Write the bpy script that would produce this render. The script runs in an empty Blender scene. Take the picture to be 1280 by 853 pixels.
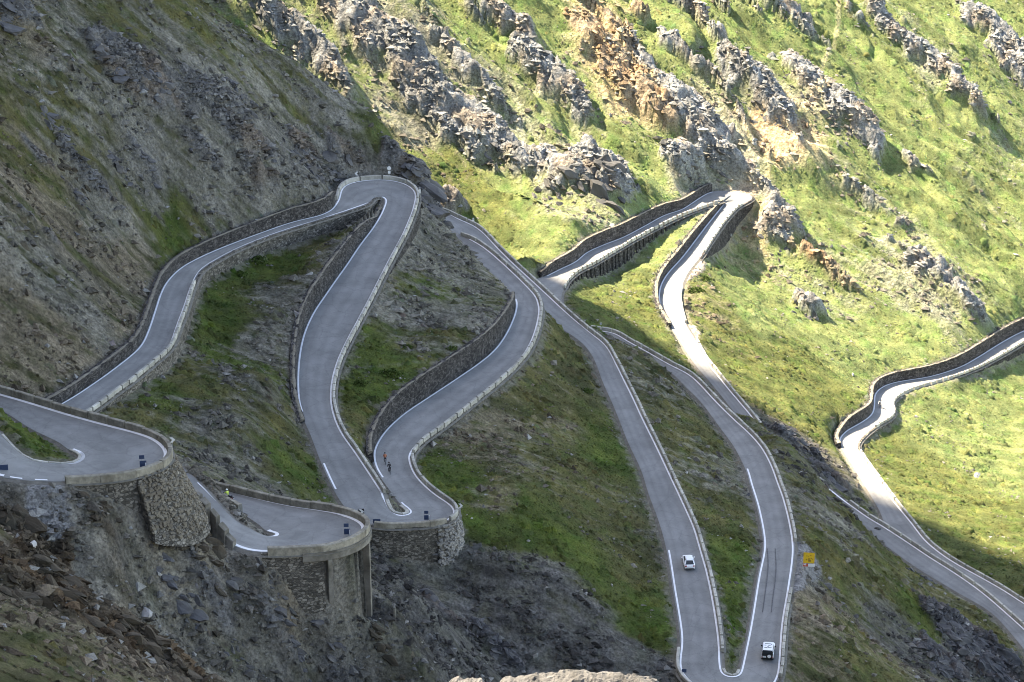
import bpy, bmesh, math, random
import numpy as np
from mathutils import Vector, Matrix

random.seed(7)
RNG = np.random.default_rng(11)
SC = bpy.context.scene
COL = SC.collection
R = math.radians

# ------------------------------------------------------------------ camera
FPX, PITCH, CU, CV = 3500.0, R(24.0), 640.0, 426.5
cam = bpy.data.cameras.new('camera')
cam.sensor_width = 36.0
cam.lens = 36.0 * FPX / 1280.0
cam.clip_start, cam.clip_end = 1.0, 6000.0
camo = bpy.data.objects.new('camera', cam)
camo.rotation_euler = (math.pi / 2 - PITCH, 0, 0)
COL.objects.link(camo)
SC.camera = camo

# ------------------------------------------------------------------ sky, sun, exposure
SUN_AZ, SUN_EL = 57.0, 50.0            # degrees left of the view direction, above the horizon
world = bpy.data.worlds.new('World')
SC.world = world
world.use_nodes = True
nt = world.node_tree
bg = nt.nodes['Background']
sky = nt.nodes.new('ShaderNodeTexSky')
sky.sky_type = 'NISHITA'
sky.sun_disc = False
sky.sun_elevation = R(SUN_EL)
sky.sun_rotation = R(-SUN_AZ)
sky.altitude = 2600
sky.ozone_density = 0.2
sky.air_density = 0.7
sky.dust_density = 4.0
nt.links.new(sky.outputs[0], bg.inputs[0])
bg.inputs[1].default_value = 0.15
sl = bpy.data.lights.new('sun', 'SUN')
sl.energy = 3.8
sl.angle = R(0.9)
sl.color = (1.0, 0.975, 0.94)
so = bpy.data.objects.new('sun', sl)
SDIR = Vector((-math.sin(R(SUN_AZ)) * math.cos(R(SUN_EL)), math.cos(R(SUN_AZ)) * math.cos(R(SUN_EL)), math.sin(R(SUN_EL))))
so.rotation_euler = SDIR.to_track_quat('Z', 'Y').to_euler()
COL.objects.link(so)
SC.view_settings.view_transform = 'Standard'
SC.view_settings.look = 'None'
SC.view_settings.exposure = 2.65
SC.view_settings.gamma = 1.0
SC.view_settings.use_white_balance = True      # the camera's own balance for open shade
SC.view_settings.white_balance_temperature = 8500
SC.render.engine = 'CYCLES'
SC.cycles.max_bounces = 5
SC.cycles.filter_width = 1.0

# ------------------------------------------------------------------ helpers
def ray(u, v):
    up = -(np.asarray(v, float) - CV) / FPX
    cp, sp = math.cos(PITCH), math.sin(PITCH)
    return (np.asarray(u, float) - CU) / FPX, cp + up * sp, -sp + up * cp

def at_z(u, v, z):
    dx, dy, dz = ray(u, v)
    t = z / dz
    return np.stack([dx * t, dy * t, np.broadcast_to(z, np.shape(dx * t)) * 1.0], -1)

def smooth01(x, a, b):
    t = np.clip((x - a) / (b - a), 0, 1)
    return t * t * (3 - 2 * t)

def _hash(ix, iy, seed):
    h = (ix.astype(np.int64) * 374761393 + iy.astype(np.int64) * 668265263 + seed * 974711) & 0xFFFFFFFF
    h = ((h ^ (h >> 13)) * 1274126177) & 0xFFFFFFFF
    return (h ^ (h >> 16)) & 0xFFFF

def gnoise(x, y, seed=0):
    xi, yi = np.floor(x), np.floor(y)
    xf, yf = x - xi, y - yi
    xi = xi.astype(np.int64); yi = yi.astype(np.int64)
    u = xf * xf * xf * (xf * (xf * 6 - 15) + 10)
    v = yf * yf * yf * (yf * (yf * 6 - 15) + 10)
    def g(ax, ay):
        a = _hash(xi + ax, yi + ay, seed) * (2 * math.pi / 65536)
        return np.cos(a) * (xf - ax) + np.sin(a) * (yf - ay)
    n00, n10, n01, n11 = g(0, 0), g(1, 0), g(0, 1), g(1, 1)
    return (n00 * (1 - u) + n10 * u) * (1 - v) + (n01 * (1 - u) + n11 * u) * v

def fbm(x, y, oct=4, seed=0, gain=0.5):
    s = 0; a = 1.0
    for o in range(oct):
        s = s + a * gnoise(x * 2 ** o, y * 2 ** o, seed + o * 17)
        a *= gain
    return s

def ridged(x, y, oct=4, seed=0, gain=0.5):
    s = 0; a = 1.0
    for o in range(oct):
        s = s + a * (1 - np.abs(gnoise(x * 2 ** o, y * 2 ** o, seed + o * 31)) * 2.2)
        a *= gain
    return s

def voron(x, y, seed=0):
    """cellular noise: distance to the nearest point and that cell's random value"""
    xi, yi = np.floor(x).astype(np.int64), np.floor(y).astype(np.int64)
    best = np.full(x.shape, 9.0); val = np.zeros(x.shape)
    for ax in (-1, 0, 1):
        for ay in (-1, 0, 1):
            h1 = _hash(xi + ax, yi + ay, seed) / 65536.0
            h2 = _hash(xi + ax, yi + ay, seed + 71) / 65536.0
            d = (xi + ax + h1 - x) ** 2 + (yi + ay + h2 - y) ** 2
            m = d < best
            best = np.where(m, d, best)
            val = np.where(m, _hash(xi + ax, yi + ay, seed + 143) / 65536.0, val)
    return np.sqrt(best), val

def mesh_obj(name, verts, faces, mats, parent=None, smooth=False, mat_idx=None):
    me = bpy.data.meshes.new(name)
    me.from_pydata([tuple(map(float, v)) for v in verts], [], [tuple(map(int, f)) for f in faces])
    for m in (mats if isinstance(mats, (list, tuple)) else [mats]):
        me.materials.append(m)
    if mat_idx is not None:
        me.polygons.foreach_set('material_index', np.asarray(mat_idx, np.int32))
    if smooth:
        me.polygons.foreach_set('use_smooth', np.ones(len(me.polygons), bool))
    me.update()
    o = bpy.data.objects.new(name, me)
    COL.objects.link(o)
    if parent is not None:
        o.parent = parent
    return o

def big_mesh(name, verts, quads, mat, smooth=False, nside=4):
    """fast mesh from numpy arrays, every face with nside corners"""
    me = bpy.data.meshes.new(name)
    nv, nf = len(verts), len(quads)
    me.vertices.add(nv)
    me.vertices.foreach_set('co', np.ascontiguousarray(verts, np.float32).ravel())
    me.loops.add(nf * nside)
    me.loops.foreach_set('vertex_index', np.ascontiguousarray(quads, np.int32).ravel())
    me.polygons.add(nf)
    me.polygons.foreach_set('loop_start', np.arange(nf, dtype=np.int32) * nside)
    me.polygons.foreach_set('use_smooth', np.full(nf, smooth, bool))
    me.materials.append(mat)
    me.update(calc_edges=True)
    o = bpy.data.objects.new(name, me)
    COL.objects.link(o)
    return o

def set_col(o, rgb, name='tone'):
    a = o.data.color_attributes.new(name, 'FLOAT_COLOR', 'POINT')
    c = np.ones((len(o.data.vertices), 4), np.float32)
    c[:, :3] = rgb
    a.data.foreach_set('color', c.ravel())

def set_float(o, arr, name):
    a = o.data.attributes.new(name, 'FLOAT', 'POINT')
    a.data.foreach_set('value', np.ascontiguousarray(arr, np.float32))

def thing(name, label, cat, loc=(0, 0, 0), rotz=0.0, group=None):
    o = bpy.data.objects.new(name, None)
    o.empty_display_size = 0.3
    COL.objects.link(o)
    o.location = loc
    o.rotation_euler = (0, 0, rotz)
    tag(o, label, cat, group)
    return o

def tag(o, label, cat, group=None):
    o['label'] = label; o['category'] = cat
    if group:
        o['group'] = group
    return o

def struct(o):
    o['kind'] = 'structure'
    return o

# ------------------------------------------------------------------ materials
def new_mat(name):
    m = bpy.data.materials.new(name)
    m.use_nodes = True
    t = m.node_tree
    return m, t, t.nodes['Principled BSDF']

def nd(t, kind, **kw):
    n = t.nodes.new(kind)
    for k, v in kw.items():
        if k.startswith('i_'):
            n.inputs[k[2:].replace('_', ' ')].default_value = v
        else:
            setattr(n, k, v)
    return n

def coord(t, kind='Object', scale=(1, 1, 1)):
    c = t.nodes.new('ShaderNodeTexCoord')
    mp = t.nodes.new('ShaderNodeMapping')
    mp.inputs['Scale'].default_value = scale
    t.links.new(c.outputs[kind], mp.inputs[0])
    return mp.outputs[0]

def noise_mat(name, base, var=0.25, scale=1.0, rough=0.9, bump=0.3, bump_scale=4.0, spec=0.2, tint=None, obj_rand=0.0):
    m, t, b = new_mat(name)
    co = coord(t)
    n1 = nd(t, 'ShaderNodeTexNoise', i_Scale=scale, i_Detail=8.0, i_Roughness=0.65)
    t.links.new(co, n1.inputs['Vector'])
    mr = nd(t, 'ShaderNodeMapRange')
    mr.inputs['From Min'].default_value = 0.25; mr.inputs['From Max'].default_value = 0.75
    mr.inputs['To Min'].default_value = 1 - var; mr.inputs['To Max'].default_value = 1 + var
    t.links.new(n1.outputs[0], mr.inputs[0])
    mix = nd(t, 'ShaderNodeMix', data_type='RGBA')
    mix.inputs[6].default_value = (*base, 1)
    mix.inputs[7].default_value = (*(tint or base), 1)
    n2 = nd(t, 'ShaderNodeTexNoise', i_Scale=scale * 0.3, i_Detail=4.0)
    t.links.new(co, n2.inputs['Vector'])
    mr2 = nd(t, 'ShaderNodeMapRange')
    mr2.inputs['From Min'].default_value = 0.4; mr2.inputs['From Max'].default_value = 0.6
    t.links.new(n2.outputs[0], mr2.inputs[0])
    t.links.new(mr2.outputs[0], mix.inputs[0])
    vm = nd(t, 'ShaderNodeVectorMath', operation='SCALE')
    t.links.new(mix.outputs[2], vm.inputs[0])
    if obj_rand:
        oi = t.nodes.new('ShaderNodeObjectInfo')
        mr3 = nd(t, 'ShaderNodeMapRange')
        mr3.inputs['To Min'].default_value = 1 - obj_rand; mr3.inputs['To Max'].default_value = 1 + obj_rand
        t.links.new(oi.outputs['Random'], mr3.inputs[0])
        mu = nd(t, 'ShaderNodeMath', operation='MULTIPLY')
        t.links.new(mr3.outputs[0], mu.inputs[0]); t.links.new(mr.outputs[0], mu.inputs[1])
        t.links.new(mu.outputs[0], vm.inputs['Scale'])
    else:
        t.links.new(mr.outputs[0], vm.inputs['Scale'])
    t.links.new(vm.outputs[0], b.inputs['Base Color'])
    b.inputs['Roughness'].default_value = rough
    b.inputs['Specular IOR Level'].default_value = spec
    if bump:
        n3 = nd(t, 'ShaderNodeTexNoise', i_Scale=bump_scale, i_Detail=6.0, i_Roughness=0.7)
        t.links.new(co, n3.inputs['Vector'])
        bp = nd(t, 'ShaderNodeBump', i_Strength=bump, i_Distance=0.15)
        t.links.new(n3.outputs[0], bp.inputs['Height'])
        t.links.new(bp.outputs[0], b.inputs['Normal'])
    return m

def plain(name, base, rough=0.5, metal=0.0, spec=0.5):
    m, t, b = new_mat(name)
    b.inputs['Base Color'].default_value = (*base, 1)
    b.inputs['Roughness'].default_value = rough
    b.inputs['Metallic'].default_value = metal
    b.inputs['Specular IOR Level'].default_value = spec
    return m

def ground_mat(name, bump=0.7):
    """albedo comes from the per-vertex tone; noise adds the finer speckle and relief"""
    m, t, b = new_mat(name)
    at = nd(t, 'ShaderNodeAttribute', attribute_name='tone')
    gr = nd(t, 'ShaderNodeAttribute', attribute_name='rough_rock')
    co = coord(t)
    n1 = nd(t, 'ShaderNodeTexNoise', i_Scale=2.1, i_Detail=7.0, i_Roughness=0.75)
    t.links.new(co, n1.inputs['Vector'])
    mr = nd(t, 'ShaderNodeMapRange')
    mr.inputs['From Min'].default_value = 0.3; mr.inputs['From Max'].default_value = 0.7
    mr.inputs['From Min'].default_value = 0.33; mr.inputs['From Max'].default_value = 0.68
    mr.inputs['To Min'].default_value = 0.36; mr.inputs['To Max'].default_value = 1.64
    t.links.new(n1.outputs[0], mr.inputs[0])
    vm = nd(t, 'ShaderNodeVectorMath', operation='SCALE')
    t.links.new(at.outputs['Color'], vm.inputs[0])
    k1 = nd(t, 'ShaderNodeMapRange'); k1.inputs['To Min'].default_value = 0.5; k1.inputs['To Max'].default_value = 1.0   # turf is evener than bare ground
    t.links.new(gr.outputs['Fac'], k1.inputs[0])
    mxa = nd(t, 'ShaderNodeMix', data_type='FLOAT'); mxa.inputs[2].default_value = 1.0
    t.links.new(k1.outputs[0], mxa.inputs[0]); t.links.new(mr.outputs[0], mxa.inputs[3])
    t.links.new(mxa.outputs[0], vm.inputs['Scale'])
    t.links.new(vm.outputs[0], b.inputs['Base Color'])
    b.inputs['Roughness'].default_value = 0.95
    b.inputs['Specular IOR Level'].default_value = 0.1
    vo = nd(t, 'ShaderNodeTexVoronoi', i_Scale=0.9, feature='F1')
    t.links.new(co, vo.inputs['Vector'])
    n3 = nd(t, 'ShaderNodeTexNoise', i_Scale=2.4, i_Detail=8.0, i_Roughness=0.75)
    t.links.new(co, n3.inputs['Vector'])
    mx = nd(t, 'ShaderNodeMix', data_type='FLOAT')
    t.links.new(gr.outputs['Fac'], mx.inputs[0])
    t.links.new(n3.outputs[0], mx.inputs[2])
    ad = nd(t, 'ShaderNodeMath', operation='ADD')
    t.links.new(n3.outputs[0], ad.inputs[0]); t.links.new(vo.outputs['Distance'], ad.inputs[1])
    t.links.new(ad.outputs[0], mx.inputs[3])
    bp = nd(t, 'ShaderNodeBump', i_Strength=1.0, i_Distance=0.7)
    t.links.new(mx.outputs[0], bp.inputs['Height'])
    t.links.new(bp.outputs[0], b.inputs['Normal'])
    return m

def masonry_mat(name, base, mortar, sx=1.9, sz=3.4, dark=0.4):
    """rough coursed rubble: colour per stone and sunk joints"""
    m, t, b = new_mat(name)
    co = coord(t, 'Object', (sx, sx, sz))
    vo = nd(t, 'ShaderNodeTexVoronoi', i_Scale=1.0, feature='F1')
    ve = nd(t, 'ShaderNodeTexVoronoi', i_Scale=1.0, feature='DISTANCE_TO_EDGE')
    t.links.new(co, vo.inputs['Vector']); t.links.new(co, ve.inputs['Vector'])
    sep = nd(t, 'ShaderNodeSeparateColor')
    t.links.new(vo.outputs['Color'], sep.inputs[0])
    mr = nd(t, 'ShaderNodeMapRange')
    mr.inputs['To Min'].default_value = dark; mr.inputs['To Max'].default_value = 1.6
    t.links.new(sep.outputs[0], mr.inputs[0])
    n1 = nd(t, 'ShaderNodeTexNoise', i_Scale=0.5, i_Detail=6.0, i_Roughness=0.7)
    t.links.new(coord(t), n1.inputs['Vector'])
    mr1 = nd(t, 'ShaderNodeMapRange')
    mr1.inputs['From Min'].default_value = 0.3; mr1.inputs['From Max'].default_value = 0.7
    mr1.inputs['To Min'].default_value = 0.6; mr1.inputs['To Max'].default_value = 1.4
    t.links.new(n1.outputs[0], mr1.inputs[0])
    mu = nd(t, 'ShaderNodeMath', operation='MULTIPLY')
    t.links.new(mr.outputs[0], mu.inputs[0]); t.links.new(mr1.outputs[0], mu.inputs[1])
    vm = nd(t, 'ShaderNodeVectorMath', operation='SCALE')
    vm.inputs[0].default_value = base
    t.links.new(mu.outputs[0], vm.inputs['Scale'])
    st = nd(t, 'ShaderNodeMapRange')
    st.inputs['From Min'].default_value = 0.02; st.inputs['From Max'].default_value = 0.09
    t.links.new(ve.outputs['Distance'], st.inputs[0])
    mix = nd(t, 'ShaderNodeMix', data_type='RGBA')
    mix.inputs[6].default_value = (*mortar, 1)
    t.links.new(st.outputs[0], mix.inputs[0]); t.links.new(vm.outputs[0], mix.inputs[7])
    t.links.new(mix.outputs[2], b.inputs['Base Color'])
    b.inputs['Roughness'].default_value = 0.95
    b.inputs['Specular IOR Level'].default_value = 0.15
    bp = nd(t, 'ShaderNodeBump', i_Strength=0.8, i_Distance=0.25)
    t.links.new(st.outputs[0], bp.inputs['Height'])
    t.links.new(bp.outputs[0], b.inputs['Normal'])
    return m

def asphalt_mat():
    m, t, b = new_mat('asphalt')
    ac = nd(t, 'ShaderNodeAttribute', attribute_name='across'); al = nd(t, 'ShaderNodeAttribute', attribute_name='along')
    co = coord(t)
    n1 = nd(t, 'ShaderNodeTexNoise', i_Scale=0.22, i_Detail=9.0, i_Roughness=0.62); t.links.new(co, n1.inputs['Vector'])
    n2 = nd(t, 'ShaderNodeTexNoise', i_Scale=3.5, i_Detail=5.0, i_Roughness=0.8); t.links.new(co, n2.inputs['Vector'])
    def rng_(src, a, b_, c, d):
        r = nd(t, 'ShaderNodeMapRange'); r.inputs['From Min'].default_value = a; r.inputs['From Max'].default_value = b_
        r.inputs['To Min'].default_value = c; r.inputs['To Max'].default_value = d; t.links.new(src, r.inputs[0]); return r.outputs[0]
    def mul(x, y):
        k = nd(t, 'ShaderNodeMath', operation='MULTIPLY'); t.links.new(x, k.inputs[0]); t.links.new(y, k.inputs[1]); return k.outputs[0]
    # wheel paths: four slightly polished bands across the road
    sc = nd(t, 'ShaderNodeMath', operation='MULTIPLY'); sc.inputs[1].default_value = 25.13; t.links.new(ac.outputs['Fac'], sc.inputs[0])
    cs = nd(t, 'ShaderNodeMath', operation='COSINE'); t.links.new(sc.outputs[0], cs.inputs[0])
    # repair patches laid along the lane
    cx = nd(t, 'ShaderNodeCombineXYZ'); t.links.new(rng_(ac.outputs['Fac'], 0, 1, 0, 2.0), cx.inputs[0]); t.links.new(rng_(al.outputs['Fac'], 0, 100, 0, 9), cx.inputs[1])
    vo = nd(t, 'ShaderNodeTexVoronoi', i_Scale=1.0, distance='CHEBYCHEV'); t.links.new(cx.outputs[0], vo.inputs['Vector'])
    sep = nd(t, 'ShaderNodeSeparateColor'); t.links.new(vo.outputs['Color'], sep.inputs[0])
    ve = nd(t, 'ShaderNodeTexVoronoi', i_Scale=0.28, feature='DISTANCE_TO_EDGE'); 
    wv = nd(t, 'ShaderNodeVectorMath', operation='ADD'); t.links.new(co, wv.inputs[0]); t.links.new(n2.outputs[1], wv.inputs[1]); t.links.new(wv.outputs[0], ve.inputs['Vector'])
    f = mul(mul(rng_(n1.outputs[0], .3, .7, .80, 1.20), rng_(n2.outputs[0], .3, .7, .90, 1.10)), mul(rng_(cs.outputs[0], -1, 1, 1.05, .955), rng_(sep.outputs[0], .55, .95, 1.0, .87)))
    f = mul(f, rng_(ve.outputs['Distance'], .0, .018, .74, 1.0))
    vm = nd(t, 'ShaderNodeVectorMath', operation='SCALE'); vm.inputs[0].default_value = (.206, .206, .197); t.links.new(f, vm.inputs['Scale'])
    t.links.new(vm.outputs[0], b.inputs['Base Color'])
    b.inputs['Roughness'].default_value = .85; b.inputs['Specular IOR Level'].default_value = .3
    return m

M = {}
M['ground'] = ground_mat('mountain_ground')
M['concrete_wall'] = noise_mat('concrete_wall', (0.30, 0.275, 0.22), 0.45, 1.6, 0.95, 0.6, 4.0, tint=(0.20, 0.18, 0.14), obj_rand=.12)
M['asphalt'] = asphalt_mat()
M['white_line'] = noise_mat('white_line', (0.75, 0.75, 0.75), 0.12, 1.5, 0.7, 0)
M['verge'] = noise_mat('verge', (0.15, 0.14, 0.12), 0.45, 1.2, 0.95, 0.5, 3.0)
M['stone_block'] = noise_mat('stone_block', (0.42, 0.40, 0.345), 0.3, 1.4, 0.9, 0.5, 5.0, obj_rand=0.2, tint=(0.34, 0.325, 0.28))
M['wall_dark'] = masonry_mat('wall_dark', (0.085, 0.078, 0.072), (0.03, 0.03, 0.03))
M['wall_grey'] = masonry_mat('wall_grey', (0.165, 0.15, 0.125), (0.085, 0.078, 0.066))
M['coping'] = noise_mat('coping', (0.20, 0.18, 0.14), 0.5, 1.2, 0.95, 0.6, 3.0)
M['concrete'] = noise_mat('concrete', (0.22, 0.205, 0.175), 0.5, 0.9, 0.9, 0.4, 4.0, tint=(0.13, 0.118, 0.095))
M['concrete_dark'] = noise_mat('concrete_dark', (0.055, 0.054, 0.052), 0.5, 0.6, 0.9, 0.2, 5.0)  # darkened to paint in the shaded void between the bridge piers
M['rock_grey'] = noise_mat('rock_grey', (0.122, 0.121, 0.114), 0.6, 0.7, 0.95, 1.0, 2.2, tint=(0.105, 0.10, 0.095), obj_rand=.25)
M['rock_slate'] = noise_mat('rock_slate', (0.075, 0.075, 0.08), 0.5, 0.7, 0.9, 0.8, 2.0, tint=(0.11, 0.105, 0.10))
M['rock_tan'] = noise_mat('rock_tan', (0.16, 0.128, 0.096), 0.5, 0.7, 0.95, 1.0, 2.2, tint=(0.17, 0.14, 0.115), obj_rand=.25)

# ------------------------------------------------------------------ road data
# every lane: left/outer edge a, right/inner edge b (the white lines), elevation from z0 to z1,
# and the ground level beside each edge relative to the road (positive: bank or wall above, negative: drop)
ROADS = {}
ROADS['upper'] = [
 dict(a=[(-60,575),(0,594),(32,601),(70,603),(110,601)], b=[(-45,495),(0,542),(20,564),(40,578),(60,582)], z=(-147.5,-150), ha=[.1,0,0,0,-.5,-1.2], hb=[.2,.2]),
 dict(a=[(110,601),(150,596),(185,587),(204,578),(208,566),(200,555),(186,546)], b=[(60,582),(84,582),(100,577),(104.5,570),(98,564),(88,561)], z=(-150,-152), ha=[-1.5,-3,-6,-8,-8,-7,-6], hb=[.2,.2]),
 dict(a=[(186,546),(160,539),(120,528),(80,517),(40,505),(0,494),(-60,476)], b=[(88,561),(76,553),(40,535),(0,510),(-60,492)], z=(-152,-154.7), ha=[-6,-6,-6,-6,-5,-4], hb=[.2,.2]),
]
ROADS['middle'] = [
 dict(a=[(170,600),(240,648),(275,671),(310,688),(334,692)], b=[(195,562),(245,603),(281,640),(296,655),(312,666)], z=(-162,-164.8), ha=[-1,.5,1.5,1,-1], hb=[-.2,-.3,0,.1], nat='a'),
 dict(a=[(334,692),(360,690.5),(400,687),(430,680),(450,669),(456,658),(446,650),(430,643)], b=[(312,666),(328,671),(340,672),(347,669),(344,666),(336,663)], z=(-164.8,-166.7), ha=[-2,-4,-7,-9,-10,-10,-9,-6], hb=[.2,.2]),
 dict(a=[(430,643),(400,639),(360,633),(320,624),(290,617.5),(250,607),(215,597),(150,580),(60,556)], b=[(336,663),(328,657),(308,644),(280,629),(255,614),(225,600),(190,585),(140,566),(50,540)], z=(-166.7,-171.5), ha=[-5,-4,-3,-3,-3,-3], hb=[.1,0,-.3,-.3,-.3]),
]
ROADS['lower'] = [
 dict(a=[(-40,570),(30,530),(82,503),(120,478),(156,450),(176,432),(186,412),(194,388),(202,364),(212,348),(230,332),(260,316),(292,303),(332,288),(368,276),(400,269),(416,263)],
      b=[(-20,590),(60,545),(115,510),(140,492),(166,474),(190,454),(210,436),(220,412),(230,386),(238,360),(248,340),(266,328),(296,312),(340,294),(380,281),(420,268)],
      z=(-175.5,-185), ha=[1.1,1.1,1.2,1.3,1.3,1.3,1.2,1.2,1.2,1.3,1.5,1.7], hb=[-1,-1,-1.2,-1.6,-2.5,-3.5,-3.2,-2.6,-2.6,-2.8,-3,-3]),
 dict(a=[(416,263),(424,250),(428,236),(440,229),(466,225.4),(490,226),(508,231),(517,238),(520,246),(516,264)],
      b=[(420,268),(440,261),(458,254),(464,247),(472,244.4),(481,247),(483,253),(478,266)], z=(-185,-187.5), ha=[2.2,1,.3,.2,-.6,-2,-3,-4], hb=[-3,-3.5,-4,-4,-3,-1,1.5,2.5]),
 dict(a=[(516,264),(504,292),(490,318),(474,348),(463,370),(448,398),(432,428),(420,456),(414,484),(415,510),(425,538),(444,566),(464,596),(478,618)],
      b=[(478,266),(468,284),(450,308),(434,332),(420,352),(408,370),(392,394),(380,422),(374,454),(373,490),(377,514),(390,542),(404,578),(420,612),(432,632)],
      z=(-187.5,-194.3), ha=[-4,-3,-2,-1.3,-1,-.9,-.8,-.8,-.8,-.8,-.8,-.8], hb=[2.5,3,3.5,3.8,3.8,3.6,3.2,2.6,1.6,.7,.4,.3,.2]),
 dict(a=[(478,618),(481,630),(488,641),(500,645.5),(512,644),(514,640),(502,629)], b=[(432,632),(446,648),(470,656),(500,657),(540,654),(562,649),(569,640),(564,632)],
      z=(-194.3,-196), ha=[.2,.2], hb=[.2,-1,-4,-5,-6,-6.5,-5,-2.5]),
 dict(a=[(502,629),(488,610),(472,586),(468,568),(472,554),(484,536),(506,516),(536,496),(568,475),(600,453),(620,436),(634,416),(643,396),(646,385)],
      b=[(564,632),(540,616),(520,596),(512,578),(512,568),(518,561),(528,552),(560,528),(592,502),(624,476),(650,450),(664,428),(672,402),(674,386)],
      z=(-196,-201), ha=[.3,.4,.6,1.5,2.8,3.6,4,4,4,4,4,3.5,3,2], hb=[-2,-1.2,-1,-1,-1,-1,-1.1,-1.1,-1.2,-1.4,-2]),
 dict(a=[(646,385),(645,375),(634,364),(616,350),(596,336),(572,320)], b=[(674,386),(670,372),(658,358),(636,336),(614,316),(600,306),(586,299)],
      z=(-201,-203.3), ha=[2,2,2.2,2.5,3,3], hb=[-2,-2]),
 dict(a=[(572,320),(550,306),(530,288),(520,272),(526,262),(548,263),(575,275)], b=[(586,299),(568,292),(556,286),(552,281),(556,283),(569,293)],
      z=(-203.3,-205.7), ha=[3,5,6,5,2,-1,-2], hb=[-1.8,-.5,.3,.3,1], nat='b'),
 dict(a=[(575,275),(592,283),(604,293),(620,310),(640,330),(664,352),(690,376),(714,398),(736,416),(756,432),(770,456),(780,476),(792,500),(803,524),(820,558),(840,600),(858,638),(868,662),(876,690),(884,719),(892,759),(898,801),(899,827)],
      b=[(569,293),(585,310),(606,330),(630,352),(658,376),(684,396),(708,412),(728,426),(740,440),(748,456),(756,478),(768,504),(776,524),(788,554),(804,588),(814,620),(826,652),(836,688),(844,737),(851,779),(853,803),(850,827)],
      z=(-205.7,-214.3), ha=[-2,-2,-2,-2,-1.5,-1.4,-1,-1,-1,-1,-.9,-.8], hb=[1,1,.8,.6,.5,.4,.3,.3], nat='b'),
 dict(a=[(899,827),(902,841),(912,846.5),(922,846),(927,841),(932,819)], b=[(850,827),(851,838),(856,847),(875,862),(905,870),(940,868),(962,860),(972,845),(975,819)],
      z=(-214.3,-215.7), ha=[.2,.2], hb=[-.3,-1.5,-4,-4,-2,-1]),
 dict(a=[(932,819),(940,779),(949,723),(956,688),(955,666),(948,632),(940,606),(934,586),(920,558),(904,536),(892,520),(878,502),(860,484),(844,468),(826,456),(800,448),(770,440),(735,428)],
      b=[(975,819),(978,779),(986,731),(991,690),(988,660),(980,626),(972,604),(964,582),(952,560),(936,542),(920,528),(896,504),(876,482),(860,468),(836,456),(806,438),(784,426),(766,416),(735,412)],
      z=(-215.7,-223.5), nat='a', ha=[.3,.8,1,1,.9,.5,.4,.5,.8,1,1.5,2,2], hb=[-.9,-.9,-.4,-.2,-.9,-1,-1.5,-2,-2,-2,-2.2,-2]),
 dict(a=[(735,428),(690,408),(655,388),(640,370),(650,357),(668,350),(684,346)], b=[(735,412),(715,398),(705,387),(700,378),(700,370),(703,361)],
      z=(-223.5,-229.3), ha=[2,3,2,0,2,4], hb=[-2,-1,0,.3,-.5,-1.2], nat='ab'),
 dict(a=[(684,346),(700,337),(720,327),(734,315),(756,305),(780,296),(808,281),(830,269),(852,262),(864,255),(880,244),(890,240)],
      b=[(703,361),(708,351),(722,339),(740,331),(760,319),(790,301),(820,285),(850,270),(876,260),(898,252)],
      z=(-229.3,-234), ha=[2.0,2.3,2.4,2.4,2.3,2.0,1.4,1.2], hb=[-1.2,-1.6,-3.6,-4.2,-2.6,-1.5,-1,-.6]),
 dict(a=[(890,240),(905,239),(920,241),(936,244),(942,247),(934,252),(920,259)], b=[(898,252),(903,250.5),(908,252),(904,257)],
      z=(-234,-235.3), ha=[1.5,1,.3,-1,-3,-4.5], hb=[-.3,.2,.5,1]),
 dict(a=[(920,259),(904,277),(886,303),(876,319),(860,339),(851,357),(848,373),(854,402),(868,426),(880,448),(896,468),(912,488),(935,515),(960,545),(1000,582),(1050,622),(1084,646)],
      b=[(904,257),(886,279),(866,305),(852,323),(834,343),(825,361),(825,381),(832,396),(846,418),(860,440),(872,458),(886,474),(905,497),(930,528),(970,570),(1015,608),(1055,642)],
      z=(-235.3,-240.5), ha=[-5,-6,-3.5,-.3,-.6,-.7,-.2,-1,-1.2,-1.5,-1.5,-1.5,-2,-2,-2], hb=[1.0,1.8,2.2,2.2,1.6,1.2,.9,.6,.7,.7,.7,.7,.7,.7]),
 dict(a=[(1084,646),(1104,660),(1132,679),(1164,701),(1200,724),(1236,750),(1280,787),(1340,840)], b=[(1055,642),(1085,662),(1115,684),(1150,708),(1180,726),(1204,741),(1224,753),(1244,768),(1264,790),(1310,845)],
      z=(-240.5,-246), ha=[-2,-1.5,-1.5,-1.5], hb=[1.0,.9,.7,.6], nat='b'),
]
ROADS['valley'] = [
 dict(a=[(1330,812),(1240,762),(1190,728),(1150,700),(1125,676),(1110,654),(1102,636),(1090,616),(1076,594),(1062,572),(1050,552),(1052,545),(1060,538)],
      b=[(1340,790),(1280,755),(1256,741),(1230,727),(1200,711),(1178,698),(1156,680),(1139,658),(1120,634),(1100,606),(1080,578),(1070,560),(1074,549)],
      z=(-249,-257), nat='a', ha=[1,1,1,1,.8,.6,.8,1.5,3], hb=[-1,-1,-1,-1,-1,-1,-1]),
 dict(a=[(1060,538),(1078,528),(1090,519),(1093,508),(1094,494),(1104,484),(1124,478),(1164,471),(1200,459),(1224,446),(1254,427),(1280,414),(1330,395)],
      b=[(1074,549),(1090,534),(1110,522),(1116,514),(1113,504),(1122,494),(1140,485),(1168,477),(1196,469),(1224,458),(1254,442),(1280,427),(1330,404)],
      z=(-257,-264.5), ha=[2.2,2.2,1.8,1.8,2.1,2.3,2.4,2.4,2.4,2.4], hb=[-1,-1.5,-1,-.6,-.6,-1.5,-2.6,-3,-2.5]),
]

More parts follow.
